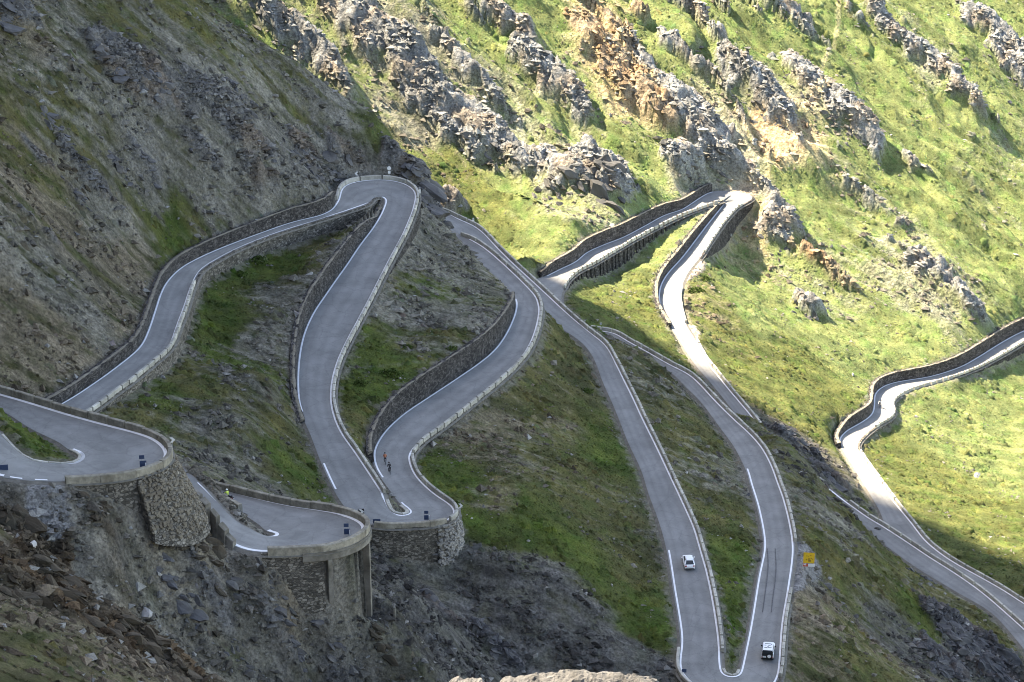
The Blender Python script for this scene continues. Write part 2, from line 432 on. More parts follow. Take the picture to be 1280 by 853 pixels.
def catmull(p, n=8):
    p = np.asarray(p, float)
    q = np.vstack([2 * p[0] - p[1], p, 2 * p[-1] - p[-2]])
    out = []
    for i in range(1, len(q) - 2):
        t = np.linspace(0, 1, n, endpoint=False)[:, None]
        p0, p1, p2, p3 = q[i - 1], q[i], q[i + 1], q[i + 2]
        out.append(0.5 * (2 * p1 + (p2 - p0) * t + (2 * p0 - 5 * p1 + 4 * p2 - p3) * t ** 2 + (3 * p1 - p0 - 3 * p2 + p3) * t ** 3))
    out.append(p[-1:])
    return np.vstack(out)

def resample(p, n):
    s = np.r_[0, np.cumsum(np.linalg.norm(np.diff(p, axis=0), axis=1))]
    t = np.linspace(0, s[-1], n)
    return np.stack([np.interp(t, s, p[:, k]) for k in range(p.shape[1])], 1)

def gsmooth(a, sig):
    k = int(sig * 3)
    w = np.exp(-0.5 * (np.arange(-k, k + 1) / sig) ** 2); w /= w.sum()
    if a.ndim == 1:
        return np.convolve(np.r_[2 * a[0] - a[k:0:-1], a, 2 * a[-1] - a[-2:-k - 2:-1]], w, 'valid')
    return np.stack([gsmooth(a[:, i], sig) for i in range(a.shape[1])], 1)

STEP = 0.8
LANES = {}
for rn, segs in ROADS.items():
    A, B, HA, HB, marks = [], [], [], [], [0]
    NA_, NB_ = [], []
    for s in segs:
        pa, pb = catmull(s['a']), catmull(s['b'])
        fa = lambda p: at_z(p[:, 0], p[:, 1], np.linspace(s['z'][0], s['z'][1], len(p)))
        la = np.linalg.norm(np.diff(fa(pa), axis=0), axis=1).sum(); lb = np.linalg.norm(np.diff(fa(pb), axis=0), axis=1).sum()
        n = max(6, int(max(la, lb) / STEP))
        A.append(resample(fa(pa), n)[:-1]); B.append(resample(fa(pb), n)[:-1])
        tt = np.linspace(0, 1, n)[:-1]
        HA.append(np.interp(tt, np.linspace(0, 1, len(s['ha'])), s['ha'])); HB.append(np.interp(tt, np.linspace(0, 1, len(s['hb'])), s['hb']))
        NA_.append(np.full(n - 1, 'a' in s.get('nat', ''))); NB_.append(np.full(n - 1, 'b' in s.get('nat', '')))
        marks.append(marks[-1] + n - 1)
    A, B = np.vstack(A), np.vstack(B)
    zz = gsmooth((A[:, 2] + B[:, 2]) / 2, 6)
    A, B = gsmooth(A, 1.6), gsmooth(B, 1.6)
    A[:, 2] = zz; B[:, 2] = zz
    d = A - B; d[:, 2] = 0
    w = np.linalg.norm(d, axis=1)
    nrm = gsmooth(d / w[:, None], 1.5)
    # outward normal of each edge, from that edge's own tangent
    def outn(E, sgn):
        tg = np.gradient(gsmooth(E, 1.5), axis=0); tg[:, 2] = 0
        ln = np.linalg.norm(tg, axis=1, keepdims=True)
        nn = np.stack([-tg[:, 1], tg[:, 0], tg[:, 2] * 0], 1) / np.maximum(ln, 1e-6)
        flip = np.sign((nn * nrm).sum(1, keepdims=True)) * sgn
        ok = np.clip(ln / 0.12, 0, 1)
        nn = nn * flip * ok + nrm * sgn * (1 - ok)
        nn = gsmooth(nn, 1.2)
        return nn / np.linalg.norm(nn, axis=1, keepdims=True)
    LANES[rn] = dict(A=A, B=B, nA=outn(A, 1), nB=outn(B, -1), hA=gsmooth(np.concatenate(HA), 2), hB=gsmooth(np.concatenate(HB), 2), natA=np.concatenate(NA_), natB=np.concatenate(NB_), marks=marks, w=w)

# ------------------------------------------------------------------ terrain: control points
ctrl = []
for rn, L in LANES.items():
    for E, N_, H in ((L['A'], L['nA'], L['hA']), (L['B'], L['nB'], L['hB'])):
        for i in range(0, len(E), 4):
            off = 1.3 if abs(H[i]) > 0.75 else 1.8
            p = E[i] + N_[i] * off
            ctrl.append((p[0], p[1], p[2] + H[i]))
# merge points closer than 1.6 m
cells = {}
for p in ctrl:
    cells.setdefault((round(p[0] / 1.6), round(p[1] / 1.6)), []).append(p)
ctrl = [tuple(np.mean(v, axis=0)) for v in cells.values()]

road_ctrl = list(ctrl)
def plane_hit(u, v, z0, gx, gy, x0, y0):
    dx, dy, dz = ray(u, v)
    t = (z0 - gx * x0 - gy * y0) / (dz - gx * dx - gy * dy)
    return (dx * t, dy * t, dz * t)
PL = (-176 + 0, -0.85 * 0.96, 0.85 * 0.27, -62, 383)
for u, v in [(-60,0),(0,0),(100,0),(190,0),(-60,110),(0,110),(100,100),(200,80),(280,80),(0,220),(100,220),(200,200),(300,170),(390,170),(0,330),(100,330),(180,280),(280,240),(380,220),(440,190),(0,420),(60,440),(-60,330)]:
    p = plane_hit(u, v, *PL)
    if min(math.hypot(p[0] - q[0], p[1] - q[1]) for q in road_ctrl) > 13: ctrl.append(p)
def PS(x, y):
    return -231 - 0.42 * (x - 50) + 0.40 * (y - 617)
for x in range(-160, 300, 40):
    for y in range(640, 1000, 60):
        if x < -90 and y < 680: continue
        ctrl.append((x, y, PS(x, y)))
ctrl += [(-61,494,-151),(-75,500,-135),(-24.5,505,-179),(-40,502,-167),(-14,500,-189),
         (-61,570,-208),(-40,565,-216),(-85,590,-188),(-20,560,-226),(0,560,-233),(-60,605,-198),(-30,605,-207),(0,600,-222)]
for y, z in [(230,80),(300,84),(345,88),(392,90),(450,102),(509,116),(560,136),(600,146),(640,148),(655,118),(667,26),(678,-22),(700,-52),(735,-76)]:  # unseen ridge left of frame, crest heights shaped to shade the near slopes
    ctrl.append((-180, y, z))
for y, z in [(250,70),(400,85),(530,110),(630,100),(690,-10),(760,-60)]:
    ctrl.append((-260, y, z))
ctrl += [(-400,300,20),(-400,500,40),(-400,800,0),(-130,420,-62),(-125,510,-62),(-130,575,-60),(-135,620,-92),(-130,660,-134),(-120,320,-85)]
for u, v, z in [(40,640,-151.3),(90,650,-152.5),(130,665,-154),(150,700,-158),(80,700,-156),(200,740,-164),(235,800,-170),(250,700,-163),(250,665,-161),(300,720,-167),(330,710,-167.5),(400,740,-173.5),(440,745,-174.5),(470,735,-177),(300,790,-172),(300,853,-176),
                (380,800,-176.5),(450,800,-181),(450,853,-184),(520,745,-192),(520,800,-196),(540,853,-199),(600,720,-203),(590,695,-201),(640,780,-207),(640,840,-211),(750,800,-211),(720,730,-206.5),(820,850,-215),(800,800,-213),
                (1000,853,-219),(1100,800,-231),(1200,853,-240),(1280,853,-248),(1050,760,-225),(1150,780,-236),
                (1010,600,-223.5),(1000,575,-222.6),(1040,620,-226.5),(1060,640,-229),(1100,690,-233.5),(980,550,-222),(940,522,-222.5),(1040,700,-222),(1012,712,-220.2),(1000,700,-219.6),(1005,725,-219.6),
                (0,655,-131),(40,700,-133.5),(100,745,-138),(170,790,-140),(230,850,-143),(60,800,-129),(120,850,-131),(0,800,-125),
                (300,520,-184),(300,560,-186),(340,480,-186.5),(700,500,-204.5),(640,600,-200),(720,600,-206),(660,680,-202.5),(780,700,-210.5),
                (900,720,-215.2),(880,600,-215),(560,400,-195),(500,420,-194)]:
    ctrl.append(tuple(at_z(u, v, z)))
ctrl += [(0,0,-3),(-30,-10,-5),(40,10,-14),(0,60,-40),(0,110,-78),(0,180,-124),(30,240,-160),(70,250,-176),(60,320,-205),(120,330,-225),(-60,60,-30),(-80,150,-80),(-90,220,-112),(-100,280,-120),(0,-200,-20),
         (200,300,-250),(300,500,-300),(320,700,-330),(350,150,-220),(-350,50,0),(180,470,-268),(170,540,-275),(220,600,-300),(200,420,-262)]
ctrl = np.array(ctrl, float)

CR = 3.0
def kern(ax, ay, bx, by):
    return -np.sqrt((ax[:, None] - bx[None]) ** 2 + (ay[:, None] - by[None]) ** 2 + CR * CR)
n = len(ctrl)
K = np.zeros((n + 3, n + 3))
K[:n, :n] = kern(ctrl[:, 0], ctrl[:, 1], ctrl[:, 0], ctrl[:, 1]) + 0.12 * np.eye(n)
K[:n, n] = 1; K[:n, n + 1] = ctrl[:, 0] / 100; K[:n, n + 2] = ctrl[:, 1] / 100
K[n:, :n] = K[:n, n:].T
sol = np.linalg.solve(K, np.r_[ctrl[:, 2], 0, 0, 0])

def axis(lo, hi, step, far_lo, far_hi, grow=1.16):
    fine = np.arange(lo, hi, step) if np.isscalar(step) else step
    out = list(fine); s = fine[-1] - fine[-2]; x = fine[-1]
    while x < far_hi:
        s *= grow; x += s; out.append(x)
    pre = []; s = fine[1] - fine[0]; x = fine[0]
    while x > far_lo:
        s *= grow; x -= s; pre.append(x)
    return np.array(pre[::-1] + out)
ys = [236.0]
while ys[-1] < 735:
    ys.append(ys[-1] + 0.42 + 0.30 * (ys[-1] - 236) / 500)
GX = axis(-122, 138, 0.5, -900, 1200)
GY = axis(0, 0, np.array(ys), -300, 1900)
NX, NY = len(GX), len(GY)
XX, YY = np.meshgrid(GX, GY)
px, py = XX.ravel(), YY.ravel()
Z = np.empty(px.size)
for i in range(0, px.size, 20000):
    j = slice(i, i + 20000)
    Z[j] = kern(px[j], py[j], ctrl[:, 0], ctrl[:, 1]) @ sol[:n] + sol[n] + sol[n + 1] * px[j] / 100 + sol[n + 2] * py[j] / 100
ZB = Z.reshape(NY, NX)
# far from the modelled valley the slopes level off
def sample(G, x, y):
    x = np.asarray(x, float); y = np.asarray(y, float)
    i = np.clip(np.searchsorted(GX, x) - 1, 0, NX - 2); j = np.clip(np.searchsorted(GY, y) - 1, 0, NY - 2)
    fx = np.clip((x - GX[i]) / (GX[i + 1] - GX[i]), 0, 1); fy = np.clip((y - GY[j]) / (GY[j + 1] - GY[j]), 0, 1)
    return (G[j, i] * (1 - fx) + G[j, i + 1] * fx) * (1 - fy) + (G[j + 1, i] * (1 - fx) + G[j + 1, i + 1] * fx) * fy

TT = np.arange(215, 900, 0.35)
def hit(u, v, G=None):
    """point of the ground seen at a pixel of the photograph"""
    G = ZT if G is None else G
    dx, dy, dz = [float(k) for k in ray(u, v)]
    t = TT / dy
    g = sample(G, dx * t, TT) - dz * t
    k = np.argmax(g >= 0)
    if g[k] < 0: k = len(t) - 1
    return np.array((dx * t[k], TT[k], dz * t[k]))

# ------------------------------------------------------------------ distance to the roads
DM = np.full((NY, NX), 99.0); RZ = np.zeros((NY, NX)); HH = np.zeros((NY, NX))
pts = []
for rn, L in LANES.items():
    A, B, nA, nB, hA, hB = (L[k] for k in ('A', 'B', 'nA', 'nB', 'hA', 'hB'))
    m = len(A)
    ti = np.arange(0, m - 1, 0.34)
    f = lambda a: np.stack([np.interp(ti, np.arange(m), a[:, k]) for k in range(a.shape[1])], 1)
    a, b, na, nb = f(A), f(B), f(nA), f(nB)
    ha, hb = np.interp(ti, np.arange(m), hA), np.interp(ti, np.arange(m), hB)
    ha = np.where(np.interp(ti, np.arange(m), L['natA'] * 1.0) > .5, 0, ha); hb = np.where(np.interp(ti, np.arange(m), L['natB'] * 1.0) > .5, 0, hb)
    for d in np.arange(0.0, 7.0, 0.25):
        pts.append(np.c_[a[:, :2] + na[:, :2] * d, np.full(len(ti), d), a[:, 2], ha])
        pts.append(np.c_[b[:, :2] + nb[:, :2] * d, np.full(len(ti), d), b[:, 2], hb])
    for q in np.linspace(0, 1, 44):
        c = a * (1 - q) + b * q
        pts.append(np.c_[c[:, :2], -np.minimum(q, 1 - q) * np.linalg.norm(a - b, axis=1) - 0.01, c[:, 2], np.where(q < .5, ha, hb)])
pts = np.vstack(pts)
pts = pts[np.argsort(-pts[:, 2], kind='stable')]
ii = np.clip(np.searchsorted(GX, pts[:, 0]) - 1, 0, NX - 2); jj = np.clip(np.searchsorted(GY, pts[:, 1]) - 1, 0, NY - 2)
ii += (pts[:, 0] - GX[ii] > (GX[ii + 1] - GX[ii]) / 2); jj += (pts[:, 1] - GY[jj] > (GY[jj + 1] - GY[jj]) / 2)
DM[jj, ii] = pts[:, 2]; RZ[jj, ii] = pts[:, 3]; HH[jj, ii] = pts[:, 4]
NEAR = smooth01(DM, 1.2, 5.5)          # 0 beside a road, 1 away from it

# ------------------------------------------------------------------ relief
fy_ = smooth01(YY - 0.25 * XX, 515, 585)     # 0 on the near flank, 1 on the far hillside
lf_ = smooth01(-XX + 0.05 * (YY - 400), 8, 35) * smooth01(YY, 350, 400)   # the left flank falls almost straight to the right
fdx = 0.95 * (1 - fy_) + 0.80 * fy_; fdy = (-0.30 + .50 * lf_) * (1 - fy_) - 0.60 * fy_
ln = np.hypot(fdx, fdy); fdx /= ln; fdy /= ln
wx = fbm(XX / 40, YY / 40, 3, 5) * 9; wy = fbm(XX / 40, YY / 40, 3, 9) * 9
def along(dx, dy):
    return (XX + wx) * dx + (YY + wy) * dy, -(XX + wx) * dy + (YY + wy) * dx
s1, t1 = along(0.93, 0.08); s2, t2 = along(0.80, -0.60)
def aniso(fn, tt, ss, seed, oct=4):
    return fn(t1 / tt, s1 / ss, oct, seed) * (1 - fy_) + fn(t2 / tt, s2 / ss, oct, seed) * fy_
NEARFADE = smooth01(YY, 60, 200)
CLOSE = np.where(YY < 236, 0.0, 1.0)

# rock masses: (u, v, half length along the slope in m, half width, how rugged, kind)
ROCKS = [(450,40,9,5,1,0),(500,70,13,4,1,0),(545,140,14,4.5,.9,0),(590,110,8,3,.8,0),(620,190,11,5,1,0),(690,110,9,3.5,1.2,0),(700,225,7,5,1,0),(750,225,6,6,1.3,0),
         (765,85,10,5,.9,1),(800,130,9,4,1.1,1),(640,40,8,3,.8,0),(610,20,6,3,.8,0),(860,140,9,4,1,0),(885,190,10,5,1.2,0),(870,230,6,6,1.2,0),(945,125,8,4.5,1.2,0),(965,150,5,4,1.2,0),
         (1010,110,7,4,1,0),(1045,150,9,5,1.2,0),(1075,180,6,4,1.1,0),(1120,50,8,3,1,0),(1165,85,10,3.5,.9,0),(1245,55,9,5,.9,0),(1265,90,6,4,.9,0),(1205,130,5,3,.8,0),
         (960,280,6,6,1.1,0),(1010,330,10,2.5,.7,1),(1010,392,4,2.5,1,0),(1180,365,9,3,1,0),(1215,390,5,3,1.1,0),(1100,270,8,2.5,.6,0),(1150,330,8,3,.6,0),
         (340,30,8,4,.9,0),(390,70,8,4,.9,0),(420,110,5,3,.8,0),
         (165,90,8,5,1.1,2),(210,110,6,4,.9,2),(270,125,8,3,.9,2),(300,170,7,3,.8,2),(250,190,5,2.5,.8,2),(120,230,6,1.6,.8,2),(70,215,6,1.6,.8,2),(330,230,5,2.5,.8,2),(45,280,5,1.5,.7,2),(390,205,5,4,1.1,2),(440,225,5,4,1.2,2),(20,20,5,4,.9,2),(185,205,3,2,.7,2),(540,250,4,5,1.2,2),(560,270,3,4,1.2,2),(500,205,4,3,1,2),(525,225,3,3,1,2),
         (1000,560,6,2.5,.9,3),(1040,600,5,2,.9,3),(1205,800,7,5,1.3,3),(1240,840,6,5,1.3,3),(1180,830,5,4,1.2,3),(1170,720,5,1.5,.6,2),
         (330,700,4,3,1,2),(400,770,5,3,1.1,3),(440,760,3,3,1,3),(620,810,5,1.5,1,3),(560,770,5,1.5,.9,3),(250,730,5,2,.8,2),(340,760,5,3,.7,2),(40,680,5,5,1.2,4),(180,800,5,4,1.2,4),(120,780,5,4,1.1,4),(15,720,4,4,1.2,4),(70,720,4,3,1.1,4),(225,840,4,3,1.2,4),(120,640,3,2,.6,4)]
ROCKM = np.zeros((NY, NX)); RKIND = np.zeros((NY, NX))
rockpos = []
for (u, v, hl, hw, am, kd) in ROCKS:
    p = hit(u, v, ZB)
    if p[1] > 590: hl, hw = hl * 1.4, hw * 1.0
    i0, i1 = np.searchsorted(GX, [p[0] - 32, p[0] + 32]); j0, j1 = np.searchsorted(GY, [p[1] - 32, p[1] + 32])
    sl_ = (slice(j0, j1), slice(i0, i1))
    dx = XX[sl_] - p[0]; dy = YY[sl_] - p[1]
    s = dx * fdx[sl_] + dy * fdy[sl_]; t = -dx * fdy[sl_] + dy * fdx[sl_]
    e = np.exp(-(np.abs(s / hl) ** 3.5 + (t / hw) ** 2) * 0.9)
    big = e * am > ROCKM[sl_]
    ROCKM[sl_] = np.where(big, e * am, ROCKM[sl_]); RKIND[sl_] = np.where(big, kd, RKIND[sl_])
    rockpos.append((p, hl, hw, kd))
streak = smooth01(fbm((t2 + 3) / 5.5, s2 / 48, 4, 88) + .35 * fbm(XX / 8, YY / 8, 3, 89), .08, .45) * fy_ * smooth01(YY, 612, 640) * (1 - smooth01(XX, 60, 110) * .6)
ROCKM = np.maximum(ROCKM, streak * .72)
edge = fbm(XX / 4.5, YY / 4.5, 4, 77) * 0.55
ROCK = smooth01(ROCKM + edge, 0.42, 0.62) * NEAR

rel = aniso(fbm, 16, 60, 21) * (1.2 + 2.4 * fy_) + aniso(fbm, 4.5, 16, 31, 3) * (0.35 + 0.35 * fy_)
rel += fbm(XX / 3.0, YY / 3.0, 3, 41) * 0.35
rib = aniso(ridged, 12, 46, 51, 3)
rel += np.maximum(rib - 0.75, 0) * 2.0 * fy_
saw = (t2 + fbm(XX / 22, YY / 22, 4, 55) * 8) / 15.0
sawn = np.floor(saw).astype(np.int64)
frac = saw - sawn
rnd = _hash(sawn, sawn * 0, 5) / 65536.0
lenm = smooth01(gnoise(s2 / 34 + rnd * 40, sawn * 7.31, 57), -.22, .2)
kd_, kv_ = voron(t2 / 11 + .3, s2 / 17, 66)
rel += fy_ * smooth01(YY, 612, 630) * np.maximum(kv_ - .5, 0) * 7.0 * np.exp(-(kd_ / .26) ** 2) * (1 - .6 * smooth01(XX, 60, 100))
rel += fy_ * (0.8 + 1.6 * rnd) * lenm * (frac ** 1.7) * (1 - smooth01(frac, .92, 1.0)) * (1 - .5 * smooth01(XX, 70, 110)) * smooth01(YY, 600, 625)
vd, vv = voron((t1 * (1 - fy_) + t2 * fy_) / 3.2, (s1 * (1 - fy_) + s2 * fy_) / 4.5, 3)
vd2, vv2 = voron(XX / 1.5, YY / 1.5, 8)
crag = (vv * 2.6 + (1 - vd) * 0.8 + vv2 * 1.1) * (0.75 + 0.5 * fy_) + 0.8 * ridged(XX / 6, YY / 6, 3, 61)
rel = rel + ROCK * (crag - 1.2) * 0.62 + smooth01(ROCKM, 0.1, 0.9) * (0.7 + 1.2 * fy_) + fy_ * np.maximum(ROCKM - .5, 0) * 2.2
out = smooth01(np.abs(XX + 8) - 0.19 * YY, 6, 40)
rel += out * (ridged(XX / 45, YY / 45, 4, 91) * 6 - 4)  # roughens the unseen slopes so the cast shadow edge is irregular
REL = rel * NEAR * NEARFADE
ZT = ZB + REL
# ------------------------------------------------------------------ carve the roads
lo = RZ - 0.32
wall = np.abs(HH) >= 0.75
cut = np.where(wall, np.where(HH > 0, np.where(DM < 0.78, lo, ZT), np.where(DM < 0.32, lo, ZT)),
               lo + (ZT - lo) * smooth01(DM, 0.55, 3.2) + 0.18 * smooth01(DM, 0.4, 0.9) * (1 - smooth01(DM, 0.9, 3.2)))
ZT = np.where(DM < 6.5, np.where(DM < 0.32, lo, cut), ZT)

# ------------------------------------------------------------------ ground tone
SCREE = np.array([(.148,.138,.115),(.145,.118,.085),(.070,.067,.062),(.30,.27,.215),(.34,.235,.145),(.118,.111,.096)])   # grey, brown, slate, pale, tan, dark grey
GRASS = np.array([(.110,.136,.055),(.050,.068,.016),(.070,.070,.027),(.070,.083,.029),(.050,.051,.023)])               # sunny (sunlight painted into a brighter green), vivid, olive, fresh, dull
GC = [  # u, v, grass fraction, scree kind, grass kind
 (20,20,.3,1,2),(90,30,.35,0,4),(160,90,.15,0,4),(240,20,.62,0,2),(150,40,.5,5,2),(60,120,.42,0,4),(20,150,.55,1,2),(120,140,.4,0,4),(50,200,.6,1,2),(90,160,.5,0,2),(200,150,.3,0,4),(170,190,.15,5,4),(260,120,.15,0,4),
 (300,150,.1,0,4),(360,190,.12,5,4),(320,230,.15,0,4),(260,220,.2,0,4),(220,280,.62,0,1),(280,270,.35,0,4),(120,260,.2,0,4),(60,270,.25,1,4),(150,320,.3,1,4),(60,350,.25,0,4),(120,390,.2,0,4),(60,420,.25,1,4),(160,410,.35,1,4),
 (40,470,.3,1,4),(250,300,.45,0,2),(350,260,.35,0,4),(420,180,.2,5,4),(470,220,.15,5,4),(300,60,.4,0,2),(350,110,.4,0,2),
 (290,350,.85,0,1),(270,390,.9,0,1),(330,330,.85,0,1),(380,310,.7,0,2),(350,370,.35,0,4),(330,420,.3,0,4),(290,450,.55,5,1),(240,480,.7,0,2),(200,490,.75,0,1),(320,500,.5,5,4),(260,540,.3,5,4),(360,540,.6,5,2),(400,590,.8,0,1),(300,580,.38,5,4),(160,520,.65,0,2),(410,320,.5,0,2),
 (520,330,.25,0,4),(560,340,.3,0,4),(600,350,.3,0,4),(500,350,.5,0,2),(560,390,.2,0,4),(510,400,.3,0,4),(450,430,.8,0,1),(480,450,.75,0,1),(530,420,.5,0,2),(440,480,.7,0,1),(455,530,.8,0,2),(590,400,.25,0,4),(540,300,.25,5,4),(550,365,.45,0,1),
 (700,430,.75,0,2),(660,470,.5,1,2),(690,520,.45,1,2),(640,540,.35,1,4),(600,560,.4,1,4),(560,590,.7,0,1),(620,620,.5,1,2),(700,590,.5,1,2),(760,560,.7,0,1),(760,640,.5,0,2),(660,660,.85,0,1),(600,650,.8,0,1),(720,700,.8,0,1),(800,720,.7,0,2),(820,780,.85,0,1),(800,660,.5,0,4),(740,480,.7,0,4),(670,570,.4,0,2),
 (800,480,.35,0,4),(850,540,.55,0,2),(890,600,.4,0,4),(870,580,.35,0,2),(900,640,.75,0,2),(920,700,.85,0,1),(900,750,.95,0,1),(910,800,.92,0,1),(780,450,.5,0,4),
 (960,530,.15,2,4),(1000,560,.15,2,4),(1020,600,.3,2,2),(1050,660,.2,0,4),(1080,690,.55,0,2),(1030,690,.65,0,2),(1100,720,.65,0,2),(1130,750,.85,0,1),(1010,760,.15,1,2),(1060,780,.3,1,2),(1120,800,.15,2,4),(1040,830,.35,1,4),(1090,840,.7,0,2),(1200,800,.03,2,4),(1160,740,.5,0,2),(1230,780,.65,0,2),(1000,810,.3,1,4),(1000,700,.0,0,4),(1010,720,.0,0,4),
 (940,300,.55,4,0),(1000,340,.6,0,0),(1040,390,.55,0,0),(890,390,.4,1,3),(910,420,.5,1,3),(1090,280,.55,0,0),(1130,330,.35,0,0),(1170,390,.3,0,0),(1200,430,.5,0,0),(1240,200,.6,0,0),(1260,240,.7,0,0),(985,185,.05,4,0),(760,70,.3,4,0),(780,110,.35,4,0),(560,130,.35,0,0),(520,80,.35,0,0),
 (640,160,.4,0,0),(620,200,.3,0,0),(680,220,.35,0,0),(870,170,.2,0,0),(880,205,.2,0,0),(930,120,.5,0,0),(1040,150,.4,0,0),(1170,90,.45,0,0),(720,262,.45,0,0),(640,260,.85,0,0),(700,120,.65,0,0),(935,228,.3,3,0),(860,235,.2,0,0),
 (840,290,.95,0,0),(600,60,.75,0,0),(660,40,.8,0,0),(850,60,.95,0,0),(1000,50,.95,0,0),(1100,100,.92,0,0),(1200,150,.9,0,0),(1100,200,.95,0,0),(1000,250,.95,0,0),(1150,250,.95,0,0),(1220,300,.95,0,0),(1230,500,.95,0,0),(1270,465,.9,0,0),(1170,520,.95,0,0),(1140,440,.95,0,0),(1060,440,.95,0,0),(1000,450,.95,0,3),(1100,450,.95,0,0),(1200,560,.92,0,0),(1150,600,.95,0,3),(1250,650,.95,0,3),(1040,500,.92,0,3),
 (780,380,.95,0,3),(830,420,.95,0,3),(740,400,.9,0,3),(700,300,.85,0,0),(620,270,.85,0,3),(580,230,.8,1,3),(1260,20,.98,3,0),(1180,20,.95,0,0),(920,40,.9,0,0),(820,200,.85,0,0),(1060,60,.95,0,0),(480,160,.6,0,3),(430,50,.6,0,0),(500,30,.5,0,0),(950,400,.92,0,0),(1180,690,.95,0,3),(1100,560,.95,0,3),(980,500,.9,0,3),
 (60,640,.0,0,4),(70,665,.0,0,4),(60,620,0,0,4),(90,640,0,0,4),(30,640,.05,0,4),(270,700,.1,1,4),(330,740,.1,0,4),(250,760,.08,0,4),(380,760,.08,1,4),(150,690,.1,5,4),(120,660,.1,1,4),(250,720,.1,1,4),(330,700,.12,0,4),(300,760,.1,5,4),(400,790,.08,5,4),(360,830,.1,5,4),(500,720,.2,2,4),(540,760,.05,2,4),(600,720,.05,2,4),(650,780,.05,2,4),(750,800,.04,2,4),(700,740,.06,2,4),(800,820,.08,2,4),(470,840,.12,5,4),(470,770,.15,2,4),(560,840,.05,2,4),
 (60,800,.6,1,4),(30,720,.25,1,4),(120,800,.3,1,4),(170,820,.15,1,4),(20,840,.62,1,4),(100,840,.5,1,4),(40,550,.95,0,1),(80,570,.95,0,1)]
gcp = np.array([np.r_[hit(c[0], c[1], ZB)[:2]] for c in GC])
gg = np.array([c[2] for c in GC]); gs = SCREE[[c[3] for c in GC]]; gk = GRASS[[c[4] for c in GC]]
flat = px.size
gfrac = np.zeros(flat); scol = np.zeros((flat, 3)); kcol = np.zeros((flat, 3))
wxf, wyf = (fbm(XX / 14, YY / 14, 3, 301) * 5).ravel(), (fbm(XX / 14, YY / 14, 3, 302) * 5).ravel()
for i in range(0, flat, 20000):
    j = slice(i, i + 20000)
    d2 = (px[j, None] + wxf[j, None] - gcp[None, :, 0]) ** 2 + ((py[j, None] + wyf[j, None] - gcp[None, :, 1]) * 0.75) ** 2
    w = 1.0 / (d2 + 6.0) ** 2.2
    w /= w.sum(1, keepdims=True)
    gfrac[j] = w @ gg; scol[j] = w @ gs; kcol[j] = w @ gk
gfrac = gfrac.reshape(NY, NX); scol = scol.reshape(NY, NX, 3); kcol = kcol.reshape(NY, NX, 3)
patch = aniso(fbm, 2.0, 11, 111, 4) * 0.55 + aniso(fbm, 7, 26, 121, 3) * 0.45
fine = fbm(XX / 1.3, YY / 1.3, 3, 131)
GRS = smooth01(gfrac * 1.3 - 0.07 - .12 * fy_ + .14 * (1 - fy_) * (1 - lf_) * smooth01(XX, -12, 12) * smooth01(YY, 345, 375) + patch * 0.8 + fine * 0.35, 0.26, 0.74)
GRS = GRS * (1 - smooth01(ROCK, 0.25, 0.7))
slope_y, slope_x = np.gradient(ZT, GY, GX)
steep = np.hypot(slope_x, slope_y)
GRS = GRS * (1 - smooth01(steep, 1.5, 2.4) * 0.8)
tone_s = 1 + 0.75 * aniso(fbm, 1.5, 8, 141, 4) + 0.5 * fbm(XX / 9, YY / 9, 3, 151) + .5 * fbm(XX / 1.4, YY / 1.4, 2, 152)
tone_g = 1 + 0.35 * fbm(XX / 2.2, YY / 2.2, 4, 161) + 0.42 * aniso(fbm, 5, 20, 171, 3)
hue = smooth01(fbm(XX / 4.5, YY / 4.5, 4, 181), -0.25, 0.4)[..., None]
kcol = kcol * (0.85 + 0.3 * hue * np.array([1.35, 1.0, .9]))
kcol = kcol * (1 - 0.25 * smooth01(fbm(XX / 3.5, YY / 3.5, 4, 191), .0, .5)[..., None] * np.array([.6, -.1, .6]))
RK = np.array([(.160,.162,.156),(.21,.165,.115),(.11,.106,.098),(.066,.065,.066),(.060,.048,.034)])
rcol = RK[RKIND.astype(int)] * (1 + 0.5 * (vv2 - .5) + 0.5 * fbm(XX / 2, YY / 2, 4, 201))[..., None]
rcol = rcol * (1 - 0.2 * smooth01(fbm(XX / 6, YY / 6, 3, 211), 0, .4)[..., None] * np.array([-.6, .2, .9]))
tone = scol * np.clip(tone_s, .45, 1.8)[..., None]
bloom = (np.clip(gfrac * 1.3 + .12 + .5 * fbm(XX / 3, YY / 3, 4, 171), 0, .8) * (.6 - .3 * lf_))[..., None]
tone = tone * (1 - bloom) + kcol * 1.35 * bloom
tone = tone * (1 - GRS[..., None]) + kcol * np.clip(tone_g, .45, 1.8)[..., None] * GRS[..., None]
tone = tone * (1 - ROCK[..., None]) + rcol * ROCK[..., None]
# bare verge beside the roads and the gravel lay-bys
tone_v = np.array((.16, .145, .12)) * np.clip(1 + .6 * fbm(XX, YY, 3, 221), .5, 1.6)[..., None]
vg = (smooth01(DM, 0.1, .6) * (1 - smooth01(DM + fbm(XX / 2, YY / 2, 3, 231) * 1.6, 1.0, 2.0)))[..., None] * 0.6
tone = tone * (1 - vg) + tone_v * vg
def pad(pix, col):
    global tone
    P = np.array([hit(u, v, ZB)[:2] for u, v in pix])
    c = P.mean(0)
    ins = np.zeros((NY, NX), bool)
    for k in range(len(P)):
        (x1, y1), (x2, y2) = P[k], P[(k + 1) % len(P)]
        if y1 == y2: continue
        ins ^= ((y1 > YY) != (y2 > YY)) & (XX < (x2 - x1) * (YY - y1) / (y2 - y1) + x1)
    m = ins[..., None] & np.ones(3, bool)
    tone = np.where(m, np.array(col) * np.clip(1 + .25 * fbm(XX / 1.5, YY / 1.5, 3, 241), .6, 1.4)[..., None], tone)
    return ins
